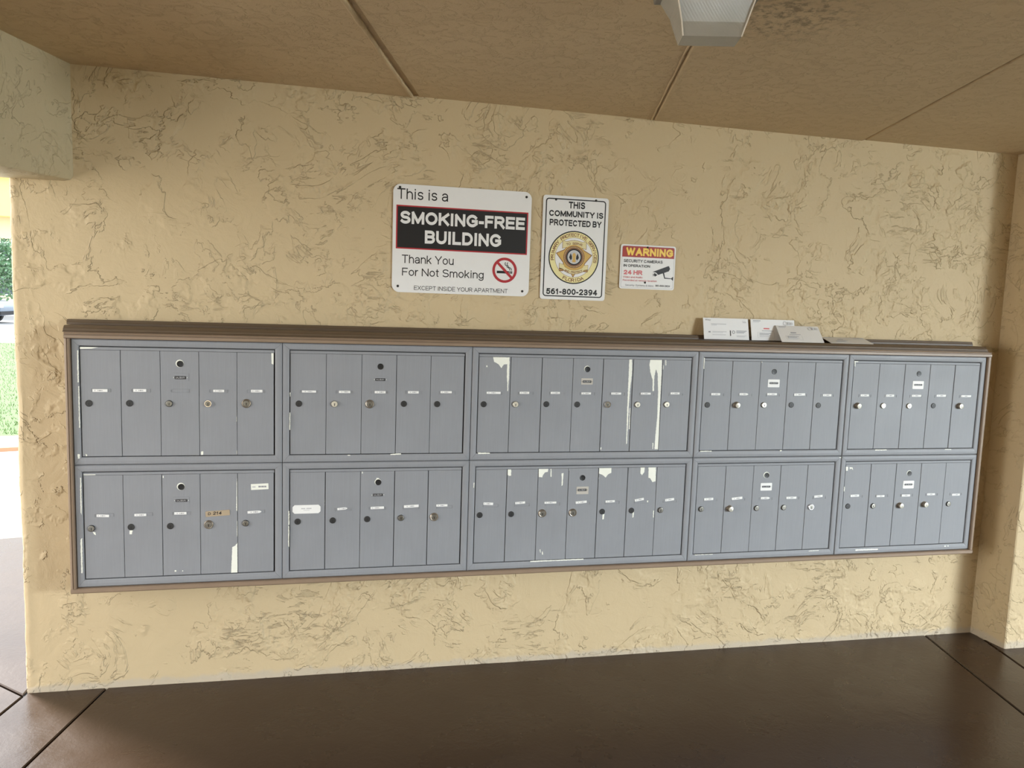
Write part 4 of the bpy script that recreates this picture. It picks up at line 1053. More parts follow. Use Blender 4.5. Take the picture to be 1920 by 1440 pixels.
            put_text(pl, 'SALSBURY', bx - bw * 0.42, bx + bw * 0.42, bz - bh * 0.28, bh * 0.56, yd - 0.00135, 'pgrey', 0.15)
            for s_ in (-1, 1):
                pl.prism(circ(bx + s_ * (bw / 2 + 0.0036), bz, 0.0013, n=10), yd - 0.0012, yd - 0.0008, 'chip' if key in 'ABCD' else 'lock_dark')
            pl.build('maker_plate', door)['label'] = 'small plate with black inset lettering'
    return root
for k in 'ABCDEFGHIJ':
    make_unit(k)

# brown painted wooden surround with a stepped crown
def surround():
    zt = ZB + 2 * UH
    zb = ZB
    L, Rr = -0.0192, 4.0224
    root = empty('wooden_surround', (0, 0, 0), 'brown painted wooden surround with stepped crown ledge around the mailbox bank', 'mailbox surround')
    t = MB()
    prof = [(0.0, zt + 0.0006), (-0.006, zt + 0.0006), (-0.012, zt + 0.003), (-0.012, zt + 0.0125), (-0.010, zt + 0.0145), (-0.004, zt + 0.0150),
            (-0.004, zt + 0.0172), (-0.0095, zt + 0.0180), (-0.0110, zt + 0.0205), (-0.0095, zt + 0.0232), (-0.004, zt + 0.0240), (0.05, zt + 0.0240), (0.05, zt + 0.0006)]
    t.extrude_x(prof, L, Rr, 'wood')
    t.build('top_trim', root)
    c = MB()
    c.extrude_x([(0.05, zt + 0.0241), (0.001, zt + 0.0241), (0.001, zt + 0.0262), (0.006, zt + 0.0290), (0.008, zt + 0.0365), (0.013, zt + 0.0395), (0.0165, zt + 0.0450), (0.024, zt + 0.0478), (0.118, zt + 0.0478), (0.118, zt + 0.0241)], -0.026, 4.012, 'crown')
    c.build('crown_ledge', root)
    c2 = MB()
    c2.extrude_x([(0.092, zt + 0.0479), (0.092, zt + 0.0560), (0.095, zt + 0.0590), (0.097, zt + 0.0655), (0.101, zt + 0.0672), (0.118, zt + 0.0672), (0.118, zt + 0.0479)], -0.040, 4.006, 'crown')
    c2.build('back_cleat', root)
    for s in (0, 1):
        sd = MB()
        x0, x1 = (L, -0.0006) if s == 0 else (4.0084, Rr)
        if s == 0:
            pl = [(x0, 0.118), (x0, -0.008), (x0 + 0.002, -0.010), (x0 + 0.008, -0.0115), (x0 + 0.0088, -0.0075), (x0 + 0.0100, -0.0075), (x0 + 0.0108, -0.0120), (x1 - 0.002, -0.0105), (x1, -0.007), (x1, 0.118)]
        else:
            pl = [(x0, 0.118), (x0, -0.007), (x0 + 0.002, -0.0105), (x1 - 0.003, -0.0120), (x1, -0.009), (x1, 0.118)]
        n = len(pl)
        z0, z1 = zb - 0.0004, zt + 0.0005
        sd.add([(x, y, z) for z in (z0, z1) for x, y in pl], [tuple(range(n)), tuple(range(2 * n - 1, n - 1, -1))] + [(i, (i + 1) % n, n + (i + 1) % n, n + i) for i in range(n)], 'wood')
        sd.build('side_trim', root)
    b = MB()
    b.extrude_x([(0.118, zb - 0.0006), (0.0, zb - 0.0006), (-0.008, zb - 0.0012), (-0.012, zb - 0.004), (-0.012, zb - 0.0155), (-0.009, zb - 0.0195), (0.0, zb - 0.0215), (0.118, zb - 0.0215)], L, Rr, 'wood')
    b.build('bottom_trim', root)
surround()

# ------------------------------------------------------------------ signs
PY = 0.1166                                     # sign faces
def lines(k):
    return [t for t in TEXTS if t[0] == k]
def nail(x, z, root, r=0.0052):
    mb = MB()
    mb.lathe(x, z, [(r, PY), (r, PY - 0.001), (r * 0.6, PY - 0.0024), (0, PY - 0.0028)], 'nail', 16)
    mb.build('nail', root, smooth_=True)

def smoking_sign():
    root = empty('no_smoking_sign', (0, 0, 0), 'largest white metal sign reading SMOKING-FREE BUILDING, leftmost on the stucco wall', 'sign', 'metal signs on the stucco wall')
    p = MB()
    p.prism(rrect(1.1745, 1.7552, 1.6335, 2.0722, 0.030, 8), PY, PY + 0.002, 'white')
    p.build('sign_panel', root)
    b = MB()
    b.prism([(1.1880, 1.8115), (1.7420, 1.8095), (1.7424, 1.9870), (1.1878, 1.9880)], PY - 0.0004, PY, 'red')
    b.prism([(1.1935, 1.8168), (1.7365, 1.8148), (1.7369, 1.9817), (1.1933, 1.9827)], PY - 0.0007, PY - 0.0003, 'black')
    b.build('black_band', root)
    for k, s, x0, x1, zb, h in lines('K'):
        t = MB()
        h *= 1.07
        bold = s in ('SMOKING-FREE', 'BUILDING')
        put_text(t, s, x0, x1, zb, h, PY - (0.0010 if bold else 0.0004), 'white' if bold else 'black', 0.235 if bold else 0.12)
        t.build('lettering', root)
    c = MB()
    cx, cz, r = 1.6474, 1.7412, 0.0530
    # cigarette with smoke under the red bar
    c.box(cx - 0.0335, cx + 0.0190, PY - 0.0005, PY - 0.0001, cz - 0.0135, cz - 0.0030, 'black')
    for q in (0.0215, 0.0285):
        c.box(cx + q, cx + q + 0.0045, PY - 0.0005, PY - 0.0001, cz - 0.0135, cz - 0.0030, 'black')
    def ribbon(pts, w):
        for i in range(len(pts) - 1):
            a, b_ = Vector(pts[i]), Vector(pts[i + 1])
            d = (b_ - a).normalized()
            nn = Vector((-d.y, d.x)) * w
            a, b_ = a - d * w * 0.4, b_ + d * w * 0.4
            c.prism([tuple(a + nn), tuple(a - nn), tuple(b_ - nn), tuple(b_ + nn)], PY - 0.0005, PY - 0.0001, 'black')
    for dx in (0.0, 0.0075):
        ribbon([(cx + 0.0225 + dx, cz + 0.0005), (cx + 0.0215 + dx, cz + 0.0065), (cx + 0.0165 + dx, cz + 0.0110), (cx + 0.0105 + dx * 0.8, cz + 0.0130), (cx + 0.0100 + dx * 0.7, cz + 0.0180), (cx + 0.0030 + dx, cz + 0.0215), (cx + 0.0005 + dx * 1.3, cz + 0.0275), (cx + 0.0030 + dx * 1.3, cz + 0.0330)], 0.0014)
    c.ring(circ(cx, cz, r), circ(cx, cz, r - 0.0108), PY - 0.0008, PY, 'red')
    q = (r - 0.006) * 0.7071
    w = 0.0038
    c.prism([(cx - q - w, cz + q - w), (cx - q + w, cz + q + w), (cx + q + w, cz - q + w), (cx + q - w, cz - q - w)], PY - 0.0007, PY - 0.0002, 'red')
    c.build('no_smoking_symbol', root)
    for x, z in ((1.2009, 2.0584), (1.7324, 2.0511), (1.1989, 1.6584), (1.7273, 1.6553)):
        nail(x, z, root)
smoking_sign()

def security_sign():
    root = empty('community_sign', (0, 0, 0), 'tall white sign with black border and round gold badge between two other signs', 'sign', 'metal signs on the stucco wall')
    p = MB()
    p.prism(rrect(1.8058, 2.0992, 1.6262, 2.0664, 0.012, 6), PY, PY + 0.002, 'white')
    p.build('sign_panel', root)
    b = MB()
    b.ring(rrect(1.8175, 2.0868, 1.6385, 2.0550, 0.014, 6), rrect(1.8222, 2.0821, 1.6432, 2.0503, 0.0095, 6), PY - 0.0004, PY, 'black')
    b.build('black_border', root)
    for k, s, x0, x1, zb, h in lines('L'):
        t = MB()
        zb, h = (zb - 0.0022, h * 1.28) if s[0] != '5' else (zb, h * 1.06)
        put_text(t, s, x0, x1, zb, h, PY - 0.0004, 'black', 0.225)
        t.build('lettering', root)
    cx, cz = 1.9512, 1.8080
    Y = PY
    e = MB()
    e.prism(circ(cx, cz, 0.1135), Y - 0.0003, Y, 'black')
    e.prism(circ(cx, cz, 0.1085), Y - 0.0005, Y - 0.0002, 'cream')
    e.prism(circ(cx, cz, 0.0855), Y - 0.0007, Y - 0.0004, 'bbrown')
    e.prism(circ(cx, cz, 0.0842), Y - 0.0008, Y - 0.0005, 'white')
    arc_text(e, 'PRIMARY PROTECTIVE SERVICES', cx, cz, 0.0895, 185, -8, 0.0145, Y - 0.0007, 'bbrown', 0.20)
    arc_text(e, 'FLORIDA', cx, cz, 0.1045, 245, 294, 0.0150, Y - 0.0007, 'bbrown', 0.20, flip=True)
    e.build('badge_ring', root)
    st = MB()
    star = []
    for i in range(10):
        a = R(90 + 36 * i)
        r = 0.0850 if i % 2 == 0 else 0.0500
        star.append((cx + r * math.cos(a), cz + r * math.sin(a)))
    star = [(cx - 0.0815, cz + 0.0165), (cx - 0.045, cz + 0.0330), (cx, cz + 0.075), (cx + 0.045, cz + 0.0330), (cx + 0.0825, cz + 0.0130), (cx + 0.0500, cz - 0.0260), (cx + 0.050, cz - 0.060), (cx + 0.017, cz - 0.0560), (cx - 0.001, cz - 0.0860), (cx - 0.018, cz - 0.0560), (cx - 0.050, cz - 0.058), (cx - 0.0480, cz - 0.0240)]
    st.prism(star, Y - 0.0011, Y - 0.0007, 'bbrown')
    inner = [(cx + (x - cx) * 0.94, cz + (z - cz) * 0.94) for x, z in star]
    st.prism(inner, Y - 0.0013, Y - 0.0009, 'gold')
    def ribbon_band(y0, top, pts_hi, pts_lo):
        st.prism([(cx + a, cz + b) for a, b in pts_lo] + [(cx + a, cz + b) for a, b in reversed(pts_hi)], y0 - 0.0003, y0, top)
    hi = [(-0.052, 0.070), (-0.034, 0.066), (-0.015, 0.071), (0.0, 0.072), (0.015, 0.071), (0.034, 0.066), (0.053, 0.069)]
    lo = [(-0.052, 0.038), (-0.036, 0.042), (-0.015, 0.051), (0.0, 0.053), (0.015, 0.051), (0.036, 0.042), (0.053, 0.037)]
    ribbon_band(Y - 0.0014, 'bbrown', [(a * 1.03, b + 0.0015) for a, b in hi], [(a * 1.03, b - 0.0018) for a, b in lo])
    ribbon_band(Y - 0.0016, 'ribbon', hi, lo)
    arc_text(st, 'TO SERVE', cx, cz - 0.06, 0.1145, 105.5, 74.5, 0.0100, Y - 0.0021, 'bbrown', 0.20)
    hi2 = [(-0.064, -0.026), (-0.046, -0.032), (-0.040, -0.042), (-0.02, -0.052), (0, -0.055), (0.02, -0.052), (0.040, -0.043), (0.046, -0.033), (0.064, -0.030)]
    lo2 = [(-0.064, -0.046), (-0.048, -0.050), (-0.040, -0.058), (-0.02, -0.067), (0, -0.070), (0.02, -0.067), (0.040, -0.060), (0.048, -0.052), (0.064, -0.049)]
    ribbon_band(Y - 0.0014, 'bbrown', [(a * 1.02, b + 0.0012) for a, b in hi2], [(a * 1.02, b - 0.0018) for a, b in lo2])
    ribbon_band(Y - 0.0016, 'ribbon', hi2, lo2)
    for s in (-1, 1):
        st.box(cx + s * 0.056 - 0.009, cx + s * 0.056 + 0.009, Y - 0.0017, Y - 0.0013, cz - 0.060, cz - 0.0475, 'bbrown')
        st.box(cx + s * 0.056 - 0.008, cx + s * 0.056 + 0.008, Y - 0.0018, Y - 0.0016, cz - 0.0560, cz - 0.0535, 'gold')
    arc_text(st, 'AND PROTECT', cx, cz + 0.045, 0.1120, 250, 290, 0.0088, Y - 0.0021, 'bbrown', 0.20, flip=True)
    # medallion
    st.prism(circ(cx, cz + 0.002, 0.0520), Y - 0.0020, Y - 0.0016, 'gold')
    st.prism(circ(cx, cz + 0.002, 0.0475), Y - 0.0022, Y - 0.0018, 'bbrown')
    for i in range(40):
        a = 2 * math.pi * i / 40
        x, z = cx + 0.0425 * math.cos(a), cz + 0.002 + 0.0425 * math.sin(a)
        st.prism(circ(x, z, 0.0017, n=8), Y - 0.0024, Y - 0.0020, 'cream')
    st.prism(circ(cx, cz + 0.002, 0.0350), Y - 0.0025, Y - 0.0021, 'black')
    st.prism(circ(cx, cz + 0.002, 0.0290), Y - 0.0027, Y - 0.0023, 'white')
    st.prism(circ(cx, cz + 0.002, 0.0278), Y - 0.00275, Y - 0.0024, 'pgrey')
    # upright gold bird with dark spread wings
    st.prism([(cx - 0.0075, cz - 0.020), (cx + 0.0085, cz - 0.020), (cx + 0.0065, cz - 0.004), (cx + 0.008, cz + 0.010), (cx + 0.004, cz + 0.019), (cx - 0.004, cz + 0.019), (cx - 0.008, cz + 0.010), (cx - 0.0055, cz - 0.004)], Y - 0.0030, Y - 0.0027, 'gold')
    for s in (-1, 1):
        st.prism([(cx + s * 0.009, cz - 0.004), (cx + s * 0.014, cz - 0.012), (cx + s * 0.022, cz - 0.001), (cx + s * 0.016, cz + 0.018), (cx + s * 0.010, cz + 0.006)], Y - 0.0029, Y - 0.0027, 'black')
    st.build('star_badge', root)
    for x, z in ((1.8618, 2.0498), (2.0407, 2.0545)):
        nail(x, z, root)
security_sign()

def warning_sign():
    root = empty('warning_sign', (0, 0, 0), 'smallest sign with red WARNING header and black camera picture, rightmost of the wall signs', 'sign', 'metal signs on the stucco wall')
    p = MB()
    p.prism(rrect(2.1642, 2.4226, 1.6838, 1.8768, 0.010, 6), PY, PY + 0.002, 'white')
    p.ring(rrect(2.1708, 2.4168, 1.6895, 1.8708, 0.008, 5), rrect(2.1716, 2.4160, 1.6903, 1.8700, 0.0074, 5), PY - 0.0003, PY, 'grey')
    p.build('sign_panel', root)
    h = MB()
    pts = [q for q in rrect(2.1722, 2.4154, 1.6903, 1.8698, 0.0074, 5) if q[1] > 1.78]
    h.prism([(2.4154, 1.8225), *pts, (2.1722, 1.8225)], PY - 0.0004, PY, 'wred')
    h.build('red_header', root)
    for k, s, x0, x1, zb, hh in lines('N'):
        t = MB()
        mat, bold = 'black', 0.19
        if s == 'WARNING': mat, bold = 'yellow', 0.27
        elif s == '24 HR': mat, bold = 'pink', 0.25
        elif s.startswith(('Video', 'Recorded')): mat, bold = 'pink', 0.15
        elif s.startswith('Security '): mat, bold = 'grey', 0.14
        elif s[0] == '5': bold = 0.2
        put_text(t, s, x0, x1, zb, hh, PY - 0.0006, mat, bold)
        t.build('lettering', root)
    c = MB()
    Y0, Y1 = PY - 0.0005, PY
    c.prism([(2.3165, 1.7612), (2.3905, 1.7900), (2.3935, 1.7900), (2.3995, 1.7778), (2.3940, 1.7672), (2.3446, 1.7496), (2.3330, 1.7600)], Y0, Y1, 'black')
    c.prism([(2.3262, 1.7575), (2.3410, 1.7490), (2.3300, 1.7415), (2.3235, 1.7480)], Y0, Y1, 'black')
    c.prism([(2.3190, 1.7530), (2.3215, 1.7540), (2.3225, 1.7430), (2.3205, 1.7420)], Y0, Y1, 'black')
    c.prism([(2.3660, 1.7580), (2.3720, 1.7600), (2.3775, 1.7385), (2.4085, 1.7365), (2.4085, 1.7335), (2.3745, 1.7340)], Y0, Y1, 'black')
    c.prism([(2.4085, 1.7385), (2.4160, 1.7440), (2.4160, 1.7260), (2.4085, 1.7320)], Y0, Y1, 'black')
    c.build('camera_pictogram', root)
    for x, z in ((2.2885, 1.8672), (2.2841, 1.7134)):
        nail(x, z, root, 0.0046)
warning_sign()

# ------------------------------------------------------------------ letters left on the ledge
ZL = 1.4208 + 0.0478                            # top of the ledge
def envelope(loc, tilt, w, h, paper, label, kind, rz=0.0):
    """envelope standing on its lower edge: local x along it, z up it, face towards -y"""
    root = empty('envelope', loc, label, 'envelope', 'envelopes left on the mailbox ledge')
    root.rotation_euler = (R(-tilt), 0, R(rz))
    e = MB()
    n = 14
    vs, fs = [], []
    for k, y in ((0, -0.0006), (1, 0.0008)):
        for j in range(n + 1):
            for i in range(n + 1):
                u, v = i / n, j / n
                bul = 0.0016 * math.sin(math.pi * u) * math.sin(math.pi * v)
                vs.append((w * u, y - (bul if k == 0 else -bul * 0.4), h * v))
    m_ = (n + 1) ** 2
    for j in range(n):
        for i in range(n):
            a = j * (n + 1) + i
            fs.append((a, a + 1, a + n + 2, a + n + 1))
            fs.append((m_ + a, m_ + a + n + 1, m_ + a + n + 2, m_ + a + 1))
    rim = [i for i in range(n + 1)] + [j * (n + 1) + n for j in range(1, n + 1)] + [n * (n + 1) + i for i in range(n - 1, -1, -1)] + [j * (n + 1) for j in range(n - 1, 0, -1)]
    for i in range(len(rim)):
        a, b = rim[i], rim[(i + 1) % len(rim)]
        fs.append((a, m_ + a, m_ + b, b))
    e.add(vs, fs, paper)
    p = e
    def bar(u0, u1, v0, v1, mat):
        q = 0.0026
        p.box(w * u0, w * u1, -q, -q + 0.0003, h * v0, h * v1, mat)
    def lump(u, v, r, mat):
        p.prism(circ(w * u, h * v, r, n=18), -0.0026, -0.0023, mat)
    if kind == 1:
        put_text(p, 'ebay', w * 0.04, w * 0.165, h * 0.875, h * 0.065, -0.0026, 'grey', 0.16)
        bar(0.165, 0.50, 0.70, 0.735, 'pgrey'); bar(0.17, 0.29, 0.655, 0.68, 'pgrey')
        bar(0.86, 0.94, 0.87, 0.89, 'pgrey'); bar(0.87, 0.95, 0.80, 0.84, 'pgrey')
        bar(0.10, 0.145, 0.31, 0.375, 'grey')
        bar(0.185, 0.50, 0.345, 0.375, 'pgrey'); bar(0.185, 0.42, 0.30, 0.32, 'pgrey'); bar(0.185, 0.48, 0.20, 0.23, 'pgrey')
        bar(0.575, 0.595, 0.17, 0.43, 'black')
        p.ring(circ(w * 0.655, h * 0.35, 0.0075, n=20), circ(w * 0.655, h * 0.35, 0.0045, n=20), -0.0026, -0.0023, 'grey')
        for i, v in enumerate((0.40, 0.355, 0.31)):
            bar(0.72, 0.95 - 0.03 * i, v, v + 0.025, 'grey')
        bar(0.72, 0.94, 0.18, 0.20, 'pgrey'); bar(0.72, 0.90, 0.13, 0.15, 'pgrey')
    else:
        bar(0.05, 0.22, 0.91, 0.94, 'grey'); bar(0.05, 0.19, 0.85, 0.87, 'pgrey')
        p.ring(circ(w * 0.78, h * 0.83, 0.0100, n=20), circ(w * 0.78, h * 0.83, 0.0072, n=20), -0.0026, -0.0023, 'pgrey')
        lump(0.93, 0.83, 0.0062, 'pgrey')
        bar(0.84, 0.89, 0.76, 0.90, 'pgrey')
        bar(0.28, 0.41, 0.53, 0.59, 'pink' if kind == 2 else 'grey')
        bar(0.24, 0.50, 0.44, 0.465, 'grey')
        p.ring([(w * 0.14, h * 0.12), (w * 0.52, h * 0.12), (w * 0.52, h * 0.38), (w * 0.14, h * 0.38)], [(w * 0.143, h * 0.127), (w * 0.517, h * 0.127), (w * 0.517, h * 0.373), (w * 0.143, h * 0.373)], -0.0026, -0.0023, 'pgrey')
        for i in range(4):
            bar(0.18, 0.44 - 0.05 * (i % 2), 0.32 - i * 0.05, 0.345 - i * 0.05, 'grey' if i < 2 else 'pgrey')
    e.build('envelope_body', root, smooth_=True)
    return root
envelope((2.562, 0.072, ZL + 0.0035), 14, 0.222, 0.098, 'paper', 'white envelope standing upright on the ledge, leftmost of the letters, with a black bar', 1)
envelope((2.797, 0.072, ZL + 0.0035), 14, 0.222, 0.098, 'paper', 'white envelope standing upright on the ledge, partly hidden behind a leaning letter', 2)
envelope((2.918, 0.020, ZL + 0.0012), 40, 0.216, 0.0935, 'paper2', 'greyish envelope leaning far back on the ledge in front of an upright letter', 3)
envelope((3.176, 0.028, ZL + 0.0010), 74, 0.222, 0.085, 'paper2', 'greyish envelope lying almost flat on the ledge, rightmost of the letters', 3)

# ------------------------------------------------------------------ ceiling lamp
def lamp():
    cx, cy = 1.849, -1.288
    root = empty('ceiling_lamp', (cx, cy, zc(cx)), 'grey boxy ceiling lamp with clear prismatic lens fixed under the brown ceiling', 'lamp')
    root.rotation_euler = (0, 0, R(-15))
    h = MB()
    def frus(mb, a, b, mat, cap=True):
        (w0, d0, z0), (w1, d1, z1) = a, b
        vs = [(-w0, -d0, z0), (w0, -d0, z0), (w0, d0, z0), (-w0, d0, z0), (-w1, -d1, z1), (w1, -d1, z1), (w1, d1, z1), (-w1, d1, z1)]
        fs = [(0, 1, 5, 4), (1, 2, 6, 5), (2, 3, 7, 6), (3, 0, 4, 7)]
        if cap: fs += [(0, 3, 2, 1), (4, 5, 6, 7)]
        mb.add(vs, fs, mat)
    frus(h, (0.128, 0.100, -0.034), (0.132, 0.104, -0.001), 'housing')
    h.build('housing', root, bevel=0.003)
    l = MB()
    frus(l, (0.070, 0.036, -0.153), (0.077, 0.052, -0.125), 'lens', False)
    frus(l, (0.077, 0.052, -0.125), (0.090, 0.066, -0.080), 'lens', False)
    frus(l, (0.090, 0.066, -0.080), (0.112, 0.090, -0.0345), 'lens', False)
    l.add([(-0.070, -0.036, -0.153), (0.070, -0.036, -0.153), (0.070, 0.036, -0.153), (-0.070, 0.036, -0.153)], [(3, 2, 1, 0)], 'lens')
    l.build('prismatic_lens', root)
    for s in (-1, 1):
        e = MB()
        pts = [(s * 0.070, -0.0365, -0.153), (s * 0.077, -0.0525, -0.125), (s * 0.090, -0.0665, -0.080), (s * 0.112, -0.0905, -0.0345)]
        for i in range(3):
            a, b = Vector(pts[i]), Vector(pts[i + 1])
            q = 0.0016
            vs = [a + Vector((-q, -q, 0)), a + Vector((q, -q, 0)), a + Vector((q, q, 0)), a + Vector((-q, q, 0)), b + Vector((-q, -q, 0)), b + Vector((q, -q, 0)), b + Vector((q, q, 0)), b + Vector((-q, q, 0))]
            e.add(vs, [(0, 1, 5, 4), (1, 2, 6, 5), (2, 3, 7, 6), (3, 0, 4, 7), (0, 3, 2, 1), (4, 5, 6, 7)], 'lamp_edge')
        part_label(e.build('lens_edge_glint', root), 'pale edge rib painted as caught light')
    b = MB()
    b.box(-0.055, 0.055, -0.03, 0.03, -0.060, -0.0345, 'white')
    b.build('lamp_holder', root)
    bl = MB()
    prof = [(0.0, -0.118), (0.012, -0.115), (0.020, -0.104), (0.021, -0.092), (0.014, -0.075), (0.012, -0.0605)]
    vs, fs = [], []
    for r, z in prof:
        for i in range(16):
            a = 2 * math.pi * i / 16
            vs.append((r * math.cos(a), r * math.sin(a), z))
    for k in range(len(prof) - 1):
        for i in range(16):
            fs.append((k * 16 + i, k * 16 + (i + 1) % 16, (k + 1) * 16 + (i + 1) % 16, (k + 1) * 16 + i))
    bl.add(vs, fs, 'white')
    bl.build('bulb', root, smooth_=True)
lamp()

# ------------------------------------------------------------------ outside, past the open left end
def ground(name, x0, x1, y0, y1, z, mat):
    mb = MB()
    mb.box(x0, x1, y0, y1, z - 0.3, z, mat)
    mb.build(name, kind='structure')
def lawn():
    mb = MB()
    vs = [(-40, -2, 0), (-9.6, 4.2, 0), (-2.5, 5.90, 0), (12, 9.5, 0), (12, 20.6, 0), (-40, 20.6, 0)]
    n = len(vs)
    mb.add([(x, y, 0.0) for x, y, _ in vs] + [(x, y, -0.3) for x, y, _ in vs], [tuple(range(n)), tuple(range(2 * n - 1, n - 1, -1))] + [(i, n + i, n + (i + 1) % n, (i + 1) % n) for i in range(n)], 'grass')
    mb.build('lawn', kind='structure')
    rng = random.Random(11)
    gb = MB()
    for _ in range(60000):
        y = 6.0 + 14.4 * rng.random() ** 1.4
        xc = 0.97 - 0.384 * (y + 3.11)
        x = xc + rng.uniform(-9, 6)
        if y < 6.05 + 0.27 * (x + 2.5):
            continue
        a, hh = rng.uniform(0, 6.28), rng.uniform(0.02, 0.045)
        dx, dy = math.cos(a) * 0.004, math.sin(a) * 0.004
        lx, ly = rng.uniform(-0.03, 0.03), rng.uniform(-0.03, 0.03)
        gb.add([(x - dx, y - dy, 0), (x + dx, y + dy, 0), (x + lx, y + ly, hh)], [(0, 1, 2)], 'blade')
    gb.build('grass', label='short green grass of the lawn beyond the open left end', cat='grass', kind='stuff', recalc=False)
lawn()
ground('sidewalk', -40, 12, 20.65, 28.4, 0.01, 'path')
ground('road', -60, 20, 28.45, 42, -0.02, 'asphalt')
ground('lawn_front', -40, 40, -40, -9.0, -0.06, 'grass')
ground('path_front', -40, 40, -8.98, -5.65, -0.05, 'path')
ground('lawn_right', 9.7, 40, -5.6, 8, -0.06, 'grass')
def edging():
    mb = MB()
    n = 40
    vs, fs = [], []
    for i in range(n + 1):
        t = i / n
        x = -4.6 + 3.6 * t
        y = 4.6 + 0.95 * t ** 1.6
        for dy, z in ((-0.09, 0.0), (-0.07, 0.035), (0.0, 0.05), (0.07, 0.04), (0.10, 0.0)):
            vs.append((x, y + dy, z + zf(x) - 0.001))
    for i in range(n):
        for k in range(4):
            fs.append((i * 5 + k, i * 5 + k + 1, (i + 1) * 5 + k + 1, (i + 1) * 5 + k))
    mb.add(vs, fs, 'rust')
    mb.build('path_edging', label='rust-brown curved edging strip on the bright path outside', cat='edging', smooth_=True)
edging()

def tree():
    rng = random.Random(3)
    root = empty('tree', (-10.3, 25.5, 0.0), 'low leafy green tree beyond the lawn, left of the mail wall', 'tree')
    tk = MB()
    vs, fs = [], []
    for k, (r, z, dx) in enumerate(((0.20, 0, 0), (0.15, 0.5, 0.03), (0.13, 1.2, 0.08), (0.09, 2.0, 0.0), (0.03, 2.8, -0.1))):
        for i in range(10):
            a = 2 * math.pi * i / 10
            vs.append((dx + r * math.cos(a), r * math.sin(a), z))
        if k:
            fs += [((k - 1) * 10 + i, (k - 1) * 10 + (i + 1) % 10, k * 10 + (i + 1) % 10, k * 10 + i) for i in range(10)]
    tk.add(vs, fs, 'bark')
    tk.build('trunk', root, smooth_=True)
    lf = MB()
    blobs = [(0, 0, 2.3, 1.5, 0.85), (1.2, 0.3, 2.0, 1.2, 0.75), (-1.4, -0.2, 2.1, 1.3, 0.8), (0.3, -0.8, 1.8, 1.3, 0.75), (0.8, 0.6, 2.6, 1.1, 0.6), (-0.6, 0.8, 2.5, 1.2, 0.6), (1.9, 0.0, 1.7, 0.9, 0.6), (-2.2, 0.2, 1.8, 0.9, 0.6)]
    for _ in range(9000):
        bx, by, bz, rx, rz = rng.choice(blobs)
        th, u = rng.uniform(0, 6.283), rng.uniform(-1, 1)
        rr = rng.uniform(0.72, 1.0)
        s = math.sqrt(1 - u * u)
        c = Vector((bx + rx * rr * s * math.cos(th), by + rx * rr * s * math.sin(th), bz + rz * rr * u))
        d = Vector((rng.uniform(-1, 1), rng.uniform(-1, 1), rng.uniform(-0.8, 0.3))).normalized()
        e = d.cross(Vector((rng.uniform(-1, 1), rng.uniform(-1, 1), rng.uniform(-1, 1)))).normalized()
        L_, w_ = rng.uniform(0.09, 0.16), rng.uniform(0.03, 0.05)
        lf.add([c - d * L_ / 2, c + e * w_, c + d * L_ / 2, c - e * w_], [(0, 1, 2, 3)], 'leaf')
    lf.build('foliage', root, recalc=False)
tree()

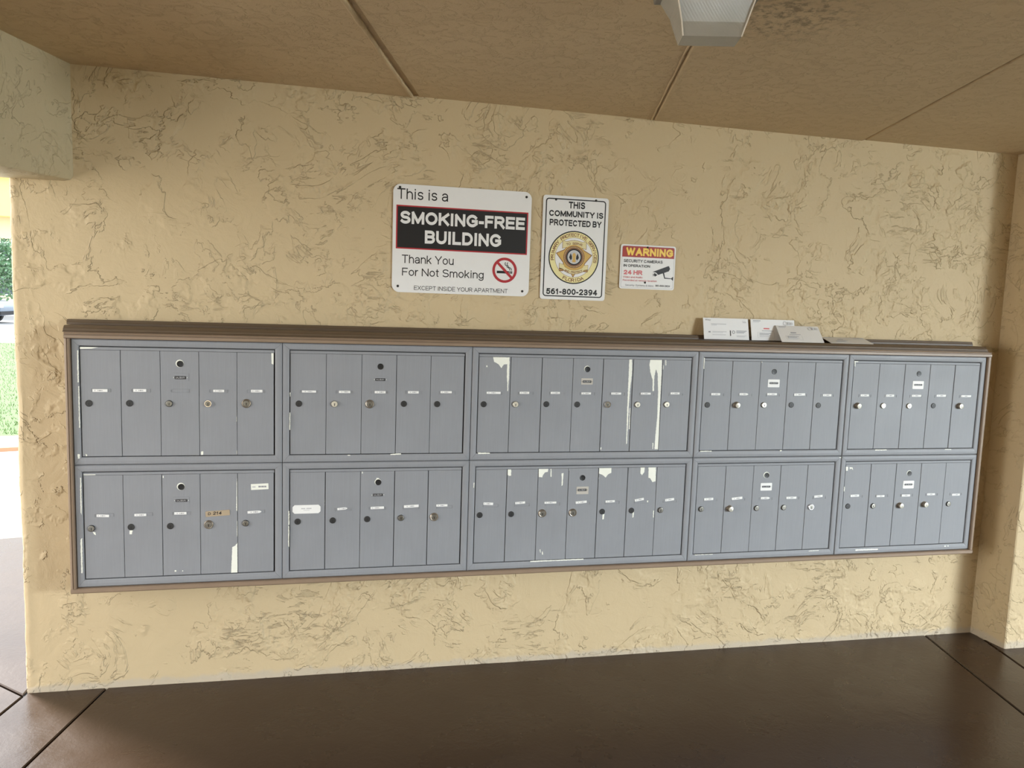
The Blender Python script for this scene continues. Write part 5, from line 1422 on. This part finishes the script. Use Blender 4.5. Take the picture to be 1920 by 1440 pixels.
def car():
    root = empty('parked_car', (-15.0, 33.4, -0.02), 'pale silver-blue parked car in the distance beyond the lawn', 'car')
    b = MB()
    side = [(-2.15, 0.30), (-2.20, 0.62), (-2.10, 0.80), (-1.25, 0.90), (-0.70, 1.36), (0.55, 1.42), (1.35, 0.98), (2.05, 0.90), (2.22, 0.70), (2.20, 0.32)]
    n = len(side)
    secs = []
    for y, k, dz in ((-0.88, 0.985, 0.0), (-0.80, 1.0, 0.01), (0.80, 1.0, 0.01), (0.88, 0.985, 0.0)):
        secs.append([(x * k, y * (0.80 if z > 1.0 else 1.0), z + (dz if z > 0.5 else 0)) for x, z in side])
    vs = [p for s in secs for p in s]
    fs = [tuple(range(n)), tuple(range(4 * n - 1, 3 * n - 1, -1))]
    for s in range(3):
        fs += [(s * n + i, (s + 1) * n + i, (s + 1) * n + (i + 1) % n, s * n + (i + 1) % n) for i in range(n)]
    b.add(vs, fs, 'carpaint')
    b.build('car_body', root, bevel=0.04)
    for s in (-1, 1):
        w = MB()
        w.prism([(-1.10, 0.93), (-0.62, 1.31), (-0.05, 1.34), (-0.05, 0.95)], s * 0.80 - 0.03, s * 0.80 + 0.03, 'glass')
        w.prism([(0.02, 0.95), (0.02, 1.34), (0.50, 1.36), (1.18, 0.98)], s * 0.80 - 0.03, s * 0.80 + 0.03, 'glass')
        w.build('side_window', root)
        for x in (-1.35, 1.38):
            t = MB()
            t.lathe(x, 0.31, [(0.31, s * 0.90 - 0.0), (0.31, s * 0.70), (0.18, s * 0.69)], 'tyre', 22)
            t.lathe(x, 0.31, [(0.19, s * 0.885), (0.17, s * 0.905), (0.05, s * 0.91), (0.0, s * 0.91)], 'chrome', 22)
            t.build('wheel', root, smooth_=True)
    bp = MB()
    bp.box(2.17, 2.25, -0.85, 0.85, 0.36, 0.50, 'tyre')
    bp.build('bumper', root)
    hl = MB()
    hl.box(2.14, 2.225, -0.84, -0.52, 0.66, 0.78, 'white')
    hl.build('headlight', root)
car()

def house():
    root = empty('apartment_house', (-20.0, 44.0, 0.0), 'cream and yellow apartment house in the distance behind the tree', 'building')
    b = MB()
    b.box(-8, 5.0, 0, 9, 0, 5.2, 'cream_wall')
    b.build('wall', root)
    u = MB()
    u.box(-8.2, 4.55, -0.9, 9, 5.2, 8.6, 'yellow_wall')
    u.build('upper_floor', root)
    f = MB()
    f.box(-8.5, 4.85, -1.2, 9.3, 7.25, 7.55, 'orange')
    f.build('fascia', root)
    for k in range(4):
        w = MB()
        x = -6.8 + k * 3.1
        w.box(x, x + 1.5, -0.06, 0.05, 1.0, 3.6, 'white')
        w.box(x + 0.08, x + 1.42, -0.075, -0.055, 1.08, 3.52, 'glass')
        w.build('window', root)
house()
